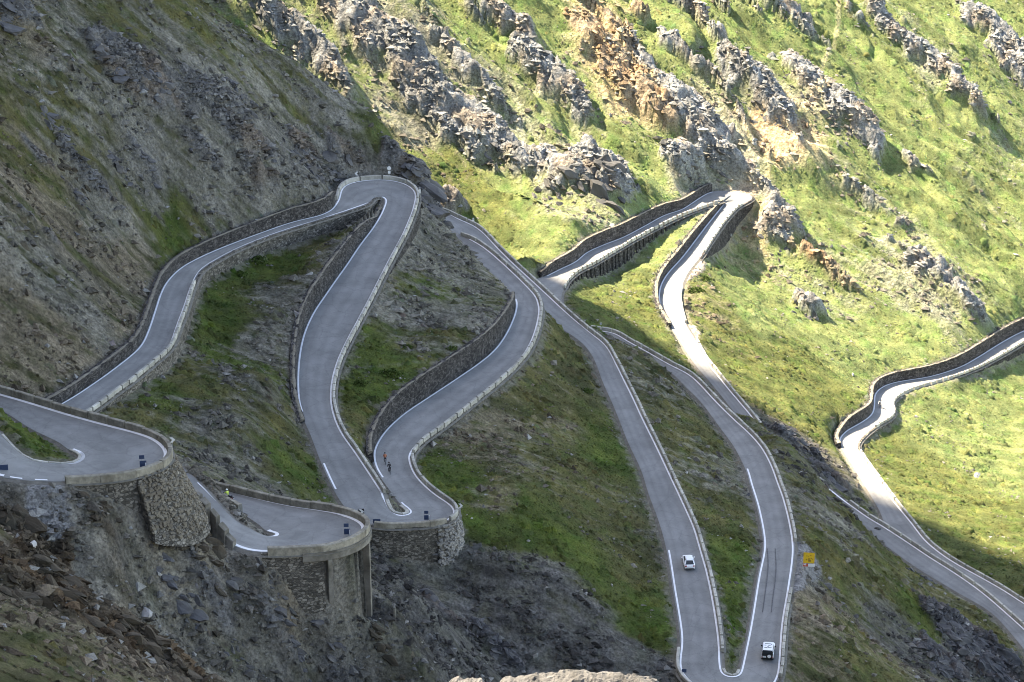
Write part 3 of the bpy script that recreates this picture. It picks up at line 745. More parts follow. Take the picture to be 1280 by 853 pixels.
PADS = [pad([(990,680),(1012,684),(1020,698),(1027,712),(1020,732),(1002,743),(984,744)], (.15,.147,.143)),
        pad([(36,606),(78,606),(84,630),(92,660),(70,690),(50,680),(34,650)], (.17,.167,.16)),
        pad([(871,322),(884,330),(880,341),(862,352),(852,356)], (.25,.22,.18)),
        pad([(857,404),(872,410),(876,418),(870,430)], (.26,.23,.18)),
        pad([(893,238),(915,233),(950,240),(944,250),(925,244)], (.26,.22,.165))]
for p in PADS:
    GRS = np.where(p, 0, GRS)
def trail(pix, wid, col):
    global tone
    P = np.array([hit(u, v, ZB)[:2] for u, v in catmull(pix, 4)])
    for (x1, y1), (x2, y2) in zip(P, P[1:]):
        i0, i1 = np.searchsorted(GX, [min(x1, x2) - 3, max(x1, x2) + 3]); j0, j1 = np.searchsorted(GY, [min(y1, y2) - 3, max(y1, y2) + 3])
        q = (slice(j0, j1), slice(i0, i1)); l2 = (x2 - x1) ** 2 + (y2 - y1) ** 2 + 1e-6
        t = np.clip(((XX[q] - x1) * (x2 - x1) + (YY[q] - y1) * (y2 - y1)) / l2, 0, 1)
        d = np.hypot(XX[q] - x1 - t * (x2 - x1), YY[q] - y1 - t * (y2 - y1)) + .5 * fbm(XX[q] / 2, YY[q] / 2, 2, 251)
        m = (1 - smooth01(d, wid * .6, wid * 1.4))[..., None] * .8
        tone[q] = tone[q] * (1 - m) + np.array(col) * m; GRS[q] *= 1 - m[..., 0]
trail([(1049,5),(1046,40),(1036,75),(1024,105),(1030,128),(1010,150),(990,165)], .55, (.24, .23, .12))
trail([(968,195),(964,212),(950,232)], .55, (.26, .24, .13))
trail([(1036,125),(1022,140),(1005,150)], 1.2, (.36, .29, .19))
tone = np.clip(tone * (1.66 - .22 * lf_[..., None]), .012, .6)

idx = np.arange(NX * NY).reshape(NY, NX)
quads = np.stack([idx[:-1, :-1], idx[:-1, 1:], idx[1:, 1:], idx[1:, :-1]], -1).reshape(-1, 4)
terrain = big_mesh('mountainside', np.stack([px, py, ZT.ravel()], 1), quads, M['ground'], smooth=True)
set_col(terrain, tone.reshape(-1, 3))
set_float(terrain, np.clip(1 - GRS, 0, 1).ravel(), 'rough_rock')
struct(terrain)

# ------------------------------------------------------------------ roads
def ribbon(name, left, right, mat, parent=None, uvs=None, closed=False):
    n_ = len(left)
    v = np.empty((2 * n_, 3)); v[0::2] = left; v[1::2] = right
    f = [(2 * i, 2 * i + 1, 2 * i + 3, 2 * i + 2) for i in range(n_ - 1)]
    o = mesh_obj(name, v, f, mat, parent)
    if o.data.polygons and o.data.polygons[0].normal.z < 0:
        o.data.flip_normals()
    return o
for rn, L in LANES.items():
    A, B, nA, nB = L['A'], L['B'], L['nA'], L['nB']
    ea, eb = A + nA * 0.36, B + nB * 0.36
    n_ = len(A); q = np.linspace(0, 1, 7)
    v = np.concatenate([(ea * (1 - t) + eb * t)[:, None] for t in q], 1)
    v[:, :, 2] += 0.03 * (1 - (2 * q - 1) ** 2)
    f = []
    for i in range(n_ - 1):
        for k in range(6):
            a0 = i * 7 + k
            f.append((a0, a0 + 1, a0 + 8, a0 + 7))
    o = mesh_obj('road', v.reshape(-1, 3), f, M['asphalt'], smooth=True)
    if o.data.polygons[0].normal.z < 0: o.data.flip_normals()
    set_float(o, np.tile(q, n_), 'across')
    set_float(o, np.repeat(np.r_[0, np.cumsum(np.linalg.norm(np.diff((ea + eb) / 2, axis=0), axis=1))], 7), 'along')
    struct(o)
    # a strip of gravel closes the edge towards the slope
    for E, N_ in ((A, nA), (B, nB)):
        l = E + N_ * 0.34 - (0, 0, .02); r = E + N_ * 1.1 - (0, 0, .34)
        struct(ribbon('road_shoulder', l, r, M['verge']))

def mk(rn, seg, fr):
    m = LANES[rn]['marks']
    return m[seg] + fr * (m[seg + 1] - m[seg])
def edge_pts(rn, ed, i0, i1, d=0.0, dz=0.0, step=None):
    L = LANES[rn]; E, N_ = L[ed], L['n' + ed]
    if step is None:
        t = np.arange(int(math.ceil(i0)), min(int(i1) + 1, len(E)))
        p = E[t] + N_[t] * d
        nn = N_[t]; ti = t.astype(float)
    else:
        t = np.arange(i0, min(i1, len(E) - 1), 0.1)
        f = lambda a: np.stack([np.interp(t, np.arange(len(E)), a[:, k]) for k in range(3)], 1)
        p = f(E) + f(N_) * d
        s = np.r_[0, np.cumsum(np.linalg.norm(np.diff(p, axis=0), axis=1))]
        m = max(2, int(round(s[-1] / step)) + 1)
        ti = np.interp(np.linspace(0, s[-1], m), s, t)
        f2 = lambda a: np.stack([np.interp(ti, np.arange(len(E)), a[:, k]) for k in range(3)], 1)
        nn = f2(N_); p = f2(E) + nn * d
    p = p.copy(); p[:, 2] += dz
    return p, nn, ti

def idx_at(rn, ed, u, v):
    """station of a lane's edge that lies nearest to a point of the photograph"""
    E = LANES[rn][ed]
    cp, sp = math.cos(PITCH), math.sin(PITCH)
    f = E[:, 1] * cp - E[:, 2] * sp
    uu = CU + FPX * E[:, 0] / f; vv_ = CV - FPX * (E[:, 1] * sp + E[:, 2] * cp) / f
    return int(np.argmin((uu - u) ** 2 + (vv_ - v) ** 2))

# painted edge lines: lane, edge, from, to (pixel marks), dash length or None
def line(rn, ed, p0, p1, dash=None):
    wide = .09 if rn in ('upper', 'middle') else 0.0
    i0, i1 = sorted((idx_at(rn, ed, *p0), idx_at(rn, ed, *p1)))
    if dash:
        p, nn, ti = edge_pts(rn, ed, i0, i1, 0, 0, 0.5)
        k = 0; n_ = int(dash / 0.5)
        while k + n_ < len(p):
            q, m_ = p[k:k + n_ + 1], nn[k:k + n_ + 1]
            struct(ribbon('road_marking', q + m_ * .12 + (0, 0, .034), q - m_ * .15 + (0, 0, .034), M['white_line'])); k += n_ * 2
    else:
        p, nn, ti = edge_pts(rn, ed, i0, i1)
        struct(ribbon('road_marking', p + nn * (.13 + wide) + (0, 0, .034), p - nn * (.15 + wide) + (0, 0, .036), M['white_line']))
line('upper', 'A', (-60,575), (8,597)); line('upper', 'A', (12,599), (84,602), 1.8); line('upper', 'A', (88,602), (-60,476))
line('upper', 'B', (-12,530), (90,562)); line('upper', 'B', (50,580), (100,566))
line('middle', 'A', (240,648), (60,556)); line('middle', 'B', (245,603), (336,663))
line('lower', 'A', (-40,570), (478,618)); line('lower', 'B', (-20,590), (377,514)); line('lower', 'B', (404,578), (421,613))
line('lower', 'A', (474,612), (502,629)); line('lower', 'A', (480,596), (646,372)); line('lower', 'B', (470,656), (586,299))
line('lower', 'A', (526,262), (932,819)); line('lower', 'B', (836,689), (975,819)); line('lower', 'A', (932,819), (934,586)); line('lower', 'B', (975,819), (735,412))
line('lower', 'A', (684,346), (890,240)); line('lower', 'B', (703,361), (898,252)); line('lower', 'B', (906,254), (830,393))
line('lower', 'A', (866,330), (1340,840))
line('valley', 'A', (1050,552), (1330,395)); line('valley', 'B', (1340,790), (1330,404)); line('valley', 'A', (1330,812), (1150,700))

# ------------------------------------------------------------------ retaining walls
def sweep(prof, P, N_):
    """a profile of (offset, dz) rows swept along stations P with outward normals N_; offsets and dz may vary per station"""
    m, k = len(P), len(prof)
    v = np.empty((m, k, 3))
    for r, (d, dz) in enumerate(prof):
        v[:, r] = P + N_ * np.reshape(d, (-1, 1))
        v[:, r, 2] = P[:, 2] + dz
    f = []
    for i in range(m - 1):
        for r in range(k - 1):
            f.append((i * k + r, i * k + r + 1, (i + 1) * k + r + 1, (i + 1) * k + r))
    f.append(tuple(range(k))); f.append(tuple((m - 1) * k + r for r in range(k - 1, -1, -1)))
    return v, f

def fix_normals(o):
    bm = bmesh.new(); bm.from_mesh(o.data)
    bmesh.ops.recalc_face_normals(bm, faces=bm.faces)
    bm.to_mesh(o.data); bm.free()

def rough(v, amp, scale=1.7, seed=0):
    q = v.reshape(-1, 3)
    q[:, 0] += amp * gnoise(q[:, 0] * scale + q[:, 2] * 1.3, q[:, 1] * scale + q[:, 2] * 2.1, 500 + seed)
    q[:, 1] += amp * gnoise(q[:, 0] * scale - q[:, 2] * 1.7, q[:, 1] * scale + q[:, 2] * 1.1, 510 + seed)
    q[:, 2] += amp * 0.6 * gnoise(q[:, 0] * scale, q[:, 1] * scale, 520 + seed)
    return q

def bank_wall(rn, ed, i0, i1, mat, label, cop=True):
    """wall holding the slope above the road"""
    P, N_, ti = edge_pts(rn, ed, i0, i1)
    top = sample(ZT, *(P + N_ * 1.9)[:, :2].T)
    top = np.maximum(gsmooth(top, 4), P[:, 2] + 0.35) + 0.10
    h = top - P[:, 2]
    rows = 7
    prof = [(0.62, -0.3)]
    for r in range(rows + 1):
        t = r / rows
        prof.append((0.24 + 0.16 * t * h / 3, -0.35 + (h + 0.35) * t))
    prof.append((1.32 + 0 * h, h - 0.04)); prof.append((1.36 + 0 * h, h - 1.2))
    v, f = sweep(prof, P, N_)
    keep = v.reshape(-1, 3).copy()
    q = rough(v.copy(), 0.16)
    o = mesh_obj('retaining_wall', q, f, M[mat]); fix_normals(o)
    tag(o, label, 'wall', 'stone retaining walls')
    if cop:
        hh_ = h + 0.16 * fbm(ti / 2.0, ti * 0 + 3.3, 3, 601) + 0.03
        v, f = sweep([(0.33 + .16 * h / 3, h - 0.12), (0.30 + .16 * h / 3, hh_), (.75, hh_ + .03), (1.1, hh_ - .12), (1.2, h - .6)], P, N_)
        c = mesh_obj('coping', rough(v, 0.14, 1.1, 3), f, M['coping'], o); fix_normals(c)
    return o

def drop_wall(rn, ed, i0, i1, mat, label, batter=0.12, over=0.0, bury=1.2, amp=0.14):
    """wall carrying the road above a drop"""
    P, N_, ti = edge_pts(rn, ed, i0, i1)
    bot = np.minimum(sample(ZT, *(P + N_ * 1.7)[:, :2].T), P[:, 2] - .6)
    h = gsmooth(P[:, 2] - bot, 1.5) + bury
    rows = 8
    prof = [(0.1, 0.0), (0.74, 0.0)]
    for r in range(1, rows + 1):
        t = r / rows
        prof.append((0.74 - over + batter * h * t, -0.05 - (h - .05) * t))
    prof.append((0.2, -h))
    v, f = sweep(prof, P, N_)
    o = mesh_obj('retaining_wall', rough(v, amp), f, M[mat]); fix_normals(o)
    tag(o, label, 'wall', 'stone retaining walls')
    return o, P, N_, h

def ia(rn, ed, *px):
    return [idx_at(rn, ed, *p) for p in px]

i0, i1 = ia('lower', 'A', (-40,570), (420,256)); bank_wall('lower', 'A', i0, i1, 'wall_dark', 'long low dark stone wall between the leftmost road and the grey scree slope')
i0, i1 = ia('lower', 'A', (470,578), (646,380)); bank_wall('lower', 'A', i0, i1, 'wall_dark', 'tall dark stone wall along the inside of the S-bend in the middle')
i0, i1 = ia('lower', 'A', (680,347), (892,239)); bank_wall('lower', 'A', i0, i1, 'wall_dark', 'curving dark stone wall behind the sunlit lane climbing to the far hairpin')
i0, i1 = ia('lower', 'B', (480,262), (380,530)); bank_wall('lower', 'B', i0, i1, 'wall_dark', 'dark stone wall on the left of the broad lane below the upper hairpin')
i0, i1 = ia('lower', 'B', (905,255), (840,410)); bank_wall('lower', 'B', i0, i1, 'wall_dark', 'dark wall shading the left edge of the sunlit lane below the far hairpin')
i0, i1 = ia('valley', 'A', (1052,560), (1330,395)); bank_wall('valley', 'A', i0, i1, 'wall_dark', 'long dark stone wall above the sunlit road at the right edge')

i0, i1 = ia('upper', 'A', (84,602), (170,591)); drop_wall('upper', 'A', i0, i1, 'wall_grey', 'short stone wall under the near edge of the closest hairpin', 0.1)
BAST_A = drop_wall('upper', 'A', *ia('upper', 'A', (170,591), (196,551)), 'wall_grey', 'cone shaped rubble bastion under the tip of the closest hairpin', 0.42, bury=2.0, amp=.25)
i0, i1 = ia('upper', 'A', (196,551), (-60,476)); drop_wall('upper', 'A', i0, i1, 'wall_grey', 'stone wall on the far hidden side of the closest hairpin', 0.1)
DECK = drop_wall('middle', 'A', *ia('middle', 'A', (326,690), (400,687)), 'wall_grey', 'rubble wall under the near side of the curved bridge hairpin', 0.1)
VAULT = drop_wall('middle', 'A', *ia('middle', 'A', (400,687), (446,650)), 'concrete_dark', 'recessed concrete wall between the piers of the bridge hairpin, darkened like the shaded void', 0.0, over=1.0)
i0, i1 = ia('middle', 'A', (446,650), (62,556)); drop_wall('middle', 'A', i0, i1, 'wall_grey', 'stone wall on the far side of the bridge hairpin lane', 0.1)
i0, i1 = ia('lower', 'B', (-20,590), (477,248)); drop_wall('lower', 'B', i0, i1, 'wall_grey', 'grey stone wall carrying the leftmost road above the grass', 0.08)
i0, i1 = ia('lower', 'A', (492,226), (464,596)); drop_wall('lower', 'A', i0, i1, 'wall_dark', 'dark wall under the parapet on the right of the broad lane', 0.1)
drop_wall('lower', 'B', *ia('lower', 'B', (440,642), (545,653)), 'wall_grey', 'brown patched stone wall in front of the central hairpin', 0.05)
BAST_C = drop_wall('lower', 'B', *ia('lower', 'B', (545,653), (560,628)), 'wall_grey', 'round white mortared stone bastion at the corner of the central hairpin', 0.14)
i0, i1 = ia('lower', 'B', (560,628), (578,296)); drop_wall('lower', 'B', i0, i1, 'wall_grey', 'low wall under the parapet on the outside of the S-bend', 0.1)
i0, i1 = ia('lower', 'A', (548,263), (899,815)); drop_wall('lower', 'A', i0, i1, 'wall_grey', 'low wall under the parapet right of the white car', 0.1)
drop_wall('lower', 'B', *ia('lower', 'B', (852,838), (981,755)), 'wall_grey', 'low wall round the bottom hairpin near the black van', 0.1)
drop_wall('lower', 'B', *ia('lower', 'B', (985,645), (715,397)), 'wall_grey', 'low wall under the parapet of the lane left of the dark crags', 0.1)
GWALL = drop_wall('lower', 'B', *ia('lower', 'B', (703,363), (885,256)), 'wall_dark', 'dark wall below the sunlit lane climbing to the far hairpin, with ribs added for its shaded teeth', 0.06)
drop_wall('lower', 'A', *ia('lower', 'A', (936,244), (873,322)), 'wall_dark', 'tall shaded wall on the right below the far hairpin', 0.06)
drop_wall('lower', 'A', *ia('lower', 'A', (866,424), (1336,837)), 'wall_grey', 'low wall under the blocks of the lane that runs off at lower right', 0.1)
drop_wall('valley', 'B', *ia('valley', 'B', (1340,790), (1124,492)), 'wall_grey', 'low wall under the blocks of the valley road at right', 0.1)
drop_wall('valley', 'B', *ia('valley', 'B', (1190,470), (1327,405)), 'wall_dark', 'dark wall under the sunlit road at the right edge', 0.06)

# ribs added to the wall, standing in for shading under the guard stones
o_, P_, N_, h_ = GWALL
s_ = np.r_[0, np.cumsum(np.linalg.norm(np.diff(P_, axis=0), axis=1))]
for d in np.arange(3.0, s_[-1] - 12, 1.9):
    k = int(np.searchsorted(s_, d)); hh = h_[k] - 0.3
    if hh < 2.0: continue
    t = Vector((-N_[k][1], N_[k][0], 0)); nn = Vector(N_[k]); p = Vector(P_[k])
    vs = []
    for dz, w_, dd in ((-.35, .32, 1.02), (-.35 - hh * .45, .36, 1.12), (-hh, .42, 1.28)):
        for a, b in ((-w_, .6), (w_, .6), (w_, dd), (-w_, dd)):
            vs.append(p + t * a + nn * b + Vector((0, 0, dz)))
    fs = [(3, 2, 1, 0), (8, 9, 10, 11)]
    for r in (0, 4):
        for c in range(4):
            fs.append((r + c, r + (c + 1) % 4, r + 4 + (c + 1) % 4, r + 4 + c))
    b = mesh_obj('shade_rib', vs, fs, M['wall_dark'], o_); fix_normals(b)

# rubble faces: stones standing proud of the two bastions, too small to pick out one by one
def rubble_face(o, P, N_, h, batter, size, count, mat, seed):
    rg = np.random.default_rng(seed)
    V, F_ = [], []
    for _ in range(count):
        k = rg.integers(0, len(P) - 1); q = rg.random(); t = rg.random() ** 0.8
        p = P[k] * (1 - q) + P[k + 1] * q; nn = N_[k]
        hh = (h[k] - 1.2) * t + 0.15
        p = p + nn * (0.74 + batter * h[k] * (hh / h[k]) + 0.02); p = p - (0, 0, hh)
        tg = np.array((-nn[1], nn[0], 0)); up = np.array((0, 0, 1.0)) - nn * batter
        sz_ = size * rg.uniform(.6, 1.6); a, b_, c = sz_ * rg.uniform(.6, 1.1), sz_ * rg.uniform(.35, .7), size * rg.uniform(.2, .6)
        base = len(V)
        for sx in (-1, 1):
            for sz in (-1, 1):
                V.append(p + tg * a * sx * .55 + up * b_ * sz * .55 - nn * .1)
                V.append(p + tg * a * sx * rg.uniform(.25, .45) + up * b_ * sz * rg.uniform(.25, .45) + nn * c)
        for q4 in ((1, 3, 7, 5), (0, 1, 5, 4), (2, 6, 7, 3), (0, 2, 3, 1), (4, 5, 7, 6)):
            F_.append([base + z for z in q4])
    r = mesh_obj('rubble_stones', V, F_, M[mat], o); fix_normals(r)
    r['kind'] = 'stuff'
M['stone_tan'] = noise_mat('stone_tan', (0.20, 0.172, 0.128), 0.3, 2.2, 0.95, 0.5, 4.0, tint=(0.145, 0.122, 0.09))
M['stone_pale'] = noise_mat('stone_pale', (0.30, 0.28, 0.245), 0.5, 2.2, 0.95, 0.5, 4.0, tint=(0.21, 0.20, 0.18))
rubble_face(*BAST_A, 0.42, 0.46, 900, 'stone_tan', 3)
rubble_face(*BAST_C, 0.14, 0.50, 480, 'stone_pale', 4)

# ------------------------------------------------------------------ parapets: one thing per run, one part per block
def parapet(rn, ed, p0, p1, bl, gap, h, label, d0=0.22, d1=0.70, mat='stone_block', name='parapet', group='parapets along the road edges', part='block'):
    i0, i1 = sorted((idx_at(rn, ed, *p0), idx_at(rn, ed, *p1)))
    P, N_, ti = edge_pts(rn, ed, i0, i1, 0, 0, 0.25)
    s = np.r_[0, np.cumsum(np.linalg.norm(np.diff(P + N_ * .45, axis=0), axis=1))]
    o = thing(name, label, 'parapet', tuple(P[len(P) // 2]), 0, group)
    org = P[len(P) // 2]
    x = 0.0
    while x < s[-1] - 0.4:
        L_ = bl * random.uniform(.86, 1.14); e = min(x + L_, s[-1])
        if s[-1] - e < .6: e = s[-1]
        n_ = max(2, int((e - x) / .9) + 1)
        tt = np.linspace(x, e, n_)
        f = lambda a: np.stack([np.interp(tt, s, a[:, k]) for k in range(3)], 1)
        q, nn = f(P) - org, f(N_)
        hb = h * random.uniform(.94, 1.05); j = random.uniform(-.03, .03)
        hv = hb + np.array([random.uniform(-.02, .02) for _ in range(n_)])
        v, fc = sweep([(d0 + j, -.25), (d0 + .02 + j, hv - .07), (d0 + .08 + j, hv), (d1 - .08 + j, hv), (d1 + j, hv - .07), (d1 + j, -.5)], q, nn)
        b = mesh_obj(part, v.reshape(-1, 3), fc, M[mat], o); fix_normals(b)
        x = e + gap * random.uniform(.6, 1.5)
    return o
parapet('upper', 'A', (172,543), (-60,476), 3.2, .28, .95, 'row of long pale blocks on the far lane of the closest hairpin', .25, .85, 'concrete_wall')
parapet('upper', 'A', (84,602), (174,544), 4.6, .03, .80, 'pale wall curving round the tip of the closest hairpin', .25, .85, 'concrete_wall')
parapet('middle', 'A', (335,692), (388,638), 5.0, .02, .95, 'pale parapet curving round the bridge hairpin', .25, .90, 'concrete_wall')
parapet('middle', 'A', (386,637), (150,580), 3.3, .28, .9, 'row of pale blocks behind the motorcycle', .25, .85, 'concrete_wall')
parapet('middle', 'B', (302,641), (225,600), 6.0, .03, 1.3, 'sloping concrete slab wall in front of the motorcycle', .1, .75, 'concrete_wall')
parapet('lower', 'B', (100,521), (240,354), 2.3, .28, .66, 'row of blocks on the right of the leftmost road')
parapet('lower', 'A', (424,250), (508,231), 4.0, .22, .85, 'pale walling round the back of the upper hairpin')
parapet('lower', 'A', (510,232), (478,616), 2.3, .30, .70, 'long row of pale blocks right of the broad central lane')
parapet('lower', 'B', (468,656), (556,651), 3.9, .05, .75, 'low stone parapet across the front of the central hairpin', .2, .75, 'concrete_wall')
parapet('lower', 'B', (558,650), (513,572), 2.7, .26, .75, 'row of blocks at the right corner of the central hairpin')
parapet('lower', 'B', (513,566), (574,294), 2.2, .30, .70, 'row of blocks along the outside of the S-bend in the middle')
parapet('lower', 'A', (548,263), (899,815), 2.4, .30, .72, 'long row of blocks right of the lane with the white car')
parapet('lower', 'B', (850,812), (868,856), 3.0, .04, .5, 'curved white kerb wall at the left of the bottom hairpin')
parapet('lower', 'B', (973,845), (986,737), 2.3, .30, .70, 'short row of blocks right of the black and white van')
parapet('lower', 'B', (990,677), (735,410), 2.3, .30, .70, 'long row of blocks from the gravel lay-by up to the ridge')
parapet('lower', 'B', (703,361), (897,252), 1.5, .5, .7, 'spaced guard stones on the near edge of the lane climbing to the far hairpin')
parapet('lower', 'A', (925,256), (878,315), 1.5, .4, .55, 'guard stones at the right of the lane under the far hairpin')
parapet('lower', 'A', (850,360), (855,404), 2.6, .05, .5, 'white kerb blocks below the small pale lay-by in the sun')
parapet('lower', 'A', (868,427), (950,533), 2.3, .30, .70, 'row of sunlit blocks going down behind the dark ridge')
parapet('lower', 'A', (1062,630), (1336,837), 2.4, .30, .70, 'row of blocks on the lane that runs off at lower right')
parapet('valley', 'B', (1327,405), (1092,533), 1.6, .3, .55, 'guard stones along the near edge of the sunlit road at right')
parapet('valley', 'B', (1072,566), (1340,790), 2.4, .30, .66, 'row of blocks on the valley road at the right edge')
parapet('upper', 'B', (0,543), (90,562), 1.6, .06, .16, 'low white kerb round the grass island of the closest hairpin', .16, .55, name='kerb', group='kerbs round the hairpin islands', part='kerb_stone')
parapet('lower', 'A', (480,626), (504,632), 1.1, .06, .16, 'stone kerb round the tip of the central island', .2, .8, name='kerb', group='kerbs round the hairpin islands', part='kerb_stone')
parapet('lower', 'A', (901,836), (928,838), 1.1, .06, .14, 'stone kerb round the grass tip of the bottom hairpin', .2, .7, name='kerb', group='kerbs round the hairpin islands', part='kerb_stone')

# ------------------------------------------------------------------ rock shapes
def chunk(rg, sub=1, planes=13):
    """angular block: a lump cut by random planes, then chipped"""
    bm = bmesh.new()
    bmesh.ops.create_icosphere(bm, subdivisions=sub + 1, radius=1.0)
    v = np.array([x.co[:] for x in bm.verts]); f = [[q.index for q in p.verts] for p in bm.faces]
    bm.free()
    for _ in range(planes):
        n_ = rg.normal(size=3); n_ /= np.linalg.norm(n_)
        d = rg.uniform(.28, .7)
        k = v @ n_
        v = v - np.maximum(k - d, 0)[:, None] * n_ * .96
    v = v * (0.75 / np.abs(v).max(0))
    v = v + rg.normal(size=v.shape) * 0.045
    return v, f
CHUNKS = [chunk(np.random.default_rng(900 + i), 1) for i in range(14)]
_chunk_me = {}
def chunk_mesh(k, mat):
    if (k, mat) not in _chunk_me:
        v, f = CHUNKS[k]
        me = bpy.data.meshes.new('rock'); me.from_pydata([tuple(x) for x in v], [], f); me.materials.append(M[mat]); me.update()
        _chunk_me[(k, mat)] = me
    return _chunk_me[(k, mat)]

def rot_mat(rz, rx, ry):
    return np.array((Matrix.Rotation(rz, 3, 'Z') @ Matrix.Rotation(ry, 3, 'Y') @ Matrix.Rotation(rx, 3, 'X')))

def outcrop(name, label, p, hl, hw, mat, seed, n_, size=(0.7, 2.2), cat='rock outcrop', group='craggy outcrops on the slopes'):
    rg = np.random.default_rng(seed)
    fd = np.array((float(sample(fdx, p[0], p[1])), float(sample(fdy, p[0], p[1])))); fd /= np.linalg.norm(fd)
    org = Vector((p[0], p[1], float(sample(ZT, p[0], p[1]))))
    o = thing(name, label, cat, org, 0, group)
    for k in range(int(n_ * (1.2 if p[1] > 590 else 1.6))):
        a = rg.normal() * hl * (0.75 if p[1] > 590 else .5); b = rg.normal() * hw * (0.38 if p[1] > 590 else .5)
        x, y = p[0] + fd[0] * a - fd[1] * b, p[1] + fd[1] * a + fd[0] * b
        s = size[0] * (size[1] / size[0]) ** (rg.random() ** 2.0) * (.55 if p[1] > 590 else 1.0)
        if float(sample(np.minimum(DM, 50), x, y)) < s * 1.1 + .8: continue
        c = bpy.data.objects.new('rock', chunk_mesh(int(rg.integers(len(CHUNKS))), mat))
        COL.objects.link(c); c.parent = o
        c.location = Vector((x, y, float(sample(ZT, x, y)) + - s * (.42 if p[1] > 590 else .12))) - org
        c.rotation_euler = (rg.normal() * .18, .60 + rg.normal() * .16, math.atan2(fd[1], fd[0]) + .35 + rg.normal() * .25)
        c.scale = (s * rg.uniform(1.2, 2.2), s * rg.uniform(.7, 1.1), s * rg.uniform(.6, 1.1))
    if not o.children:
        bpy.data.objects.remove(o); return None
    return o

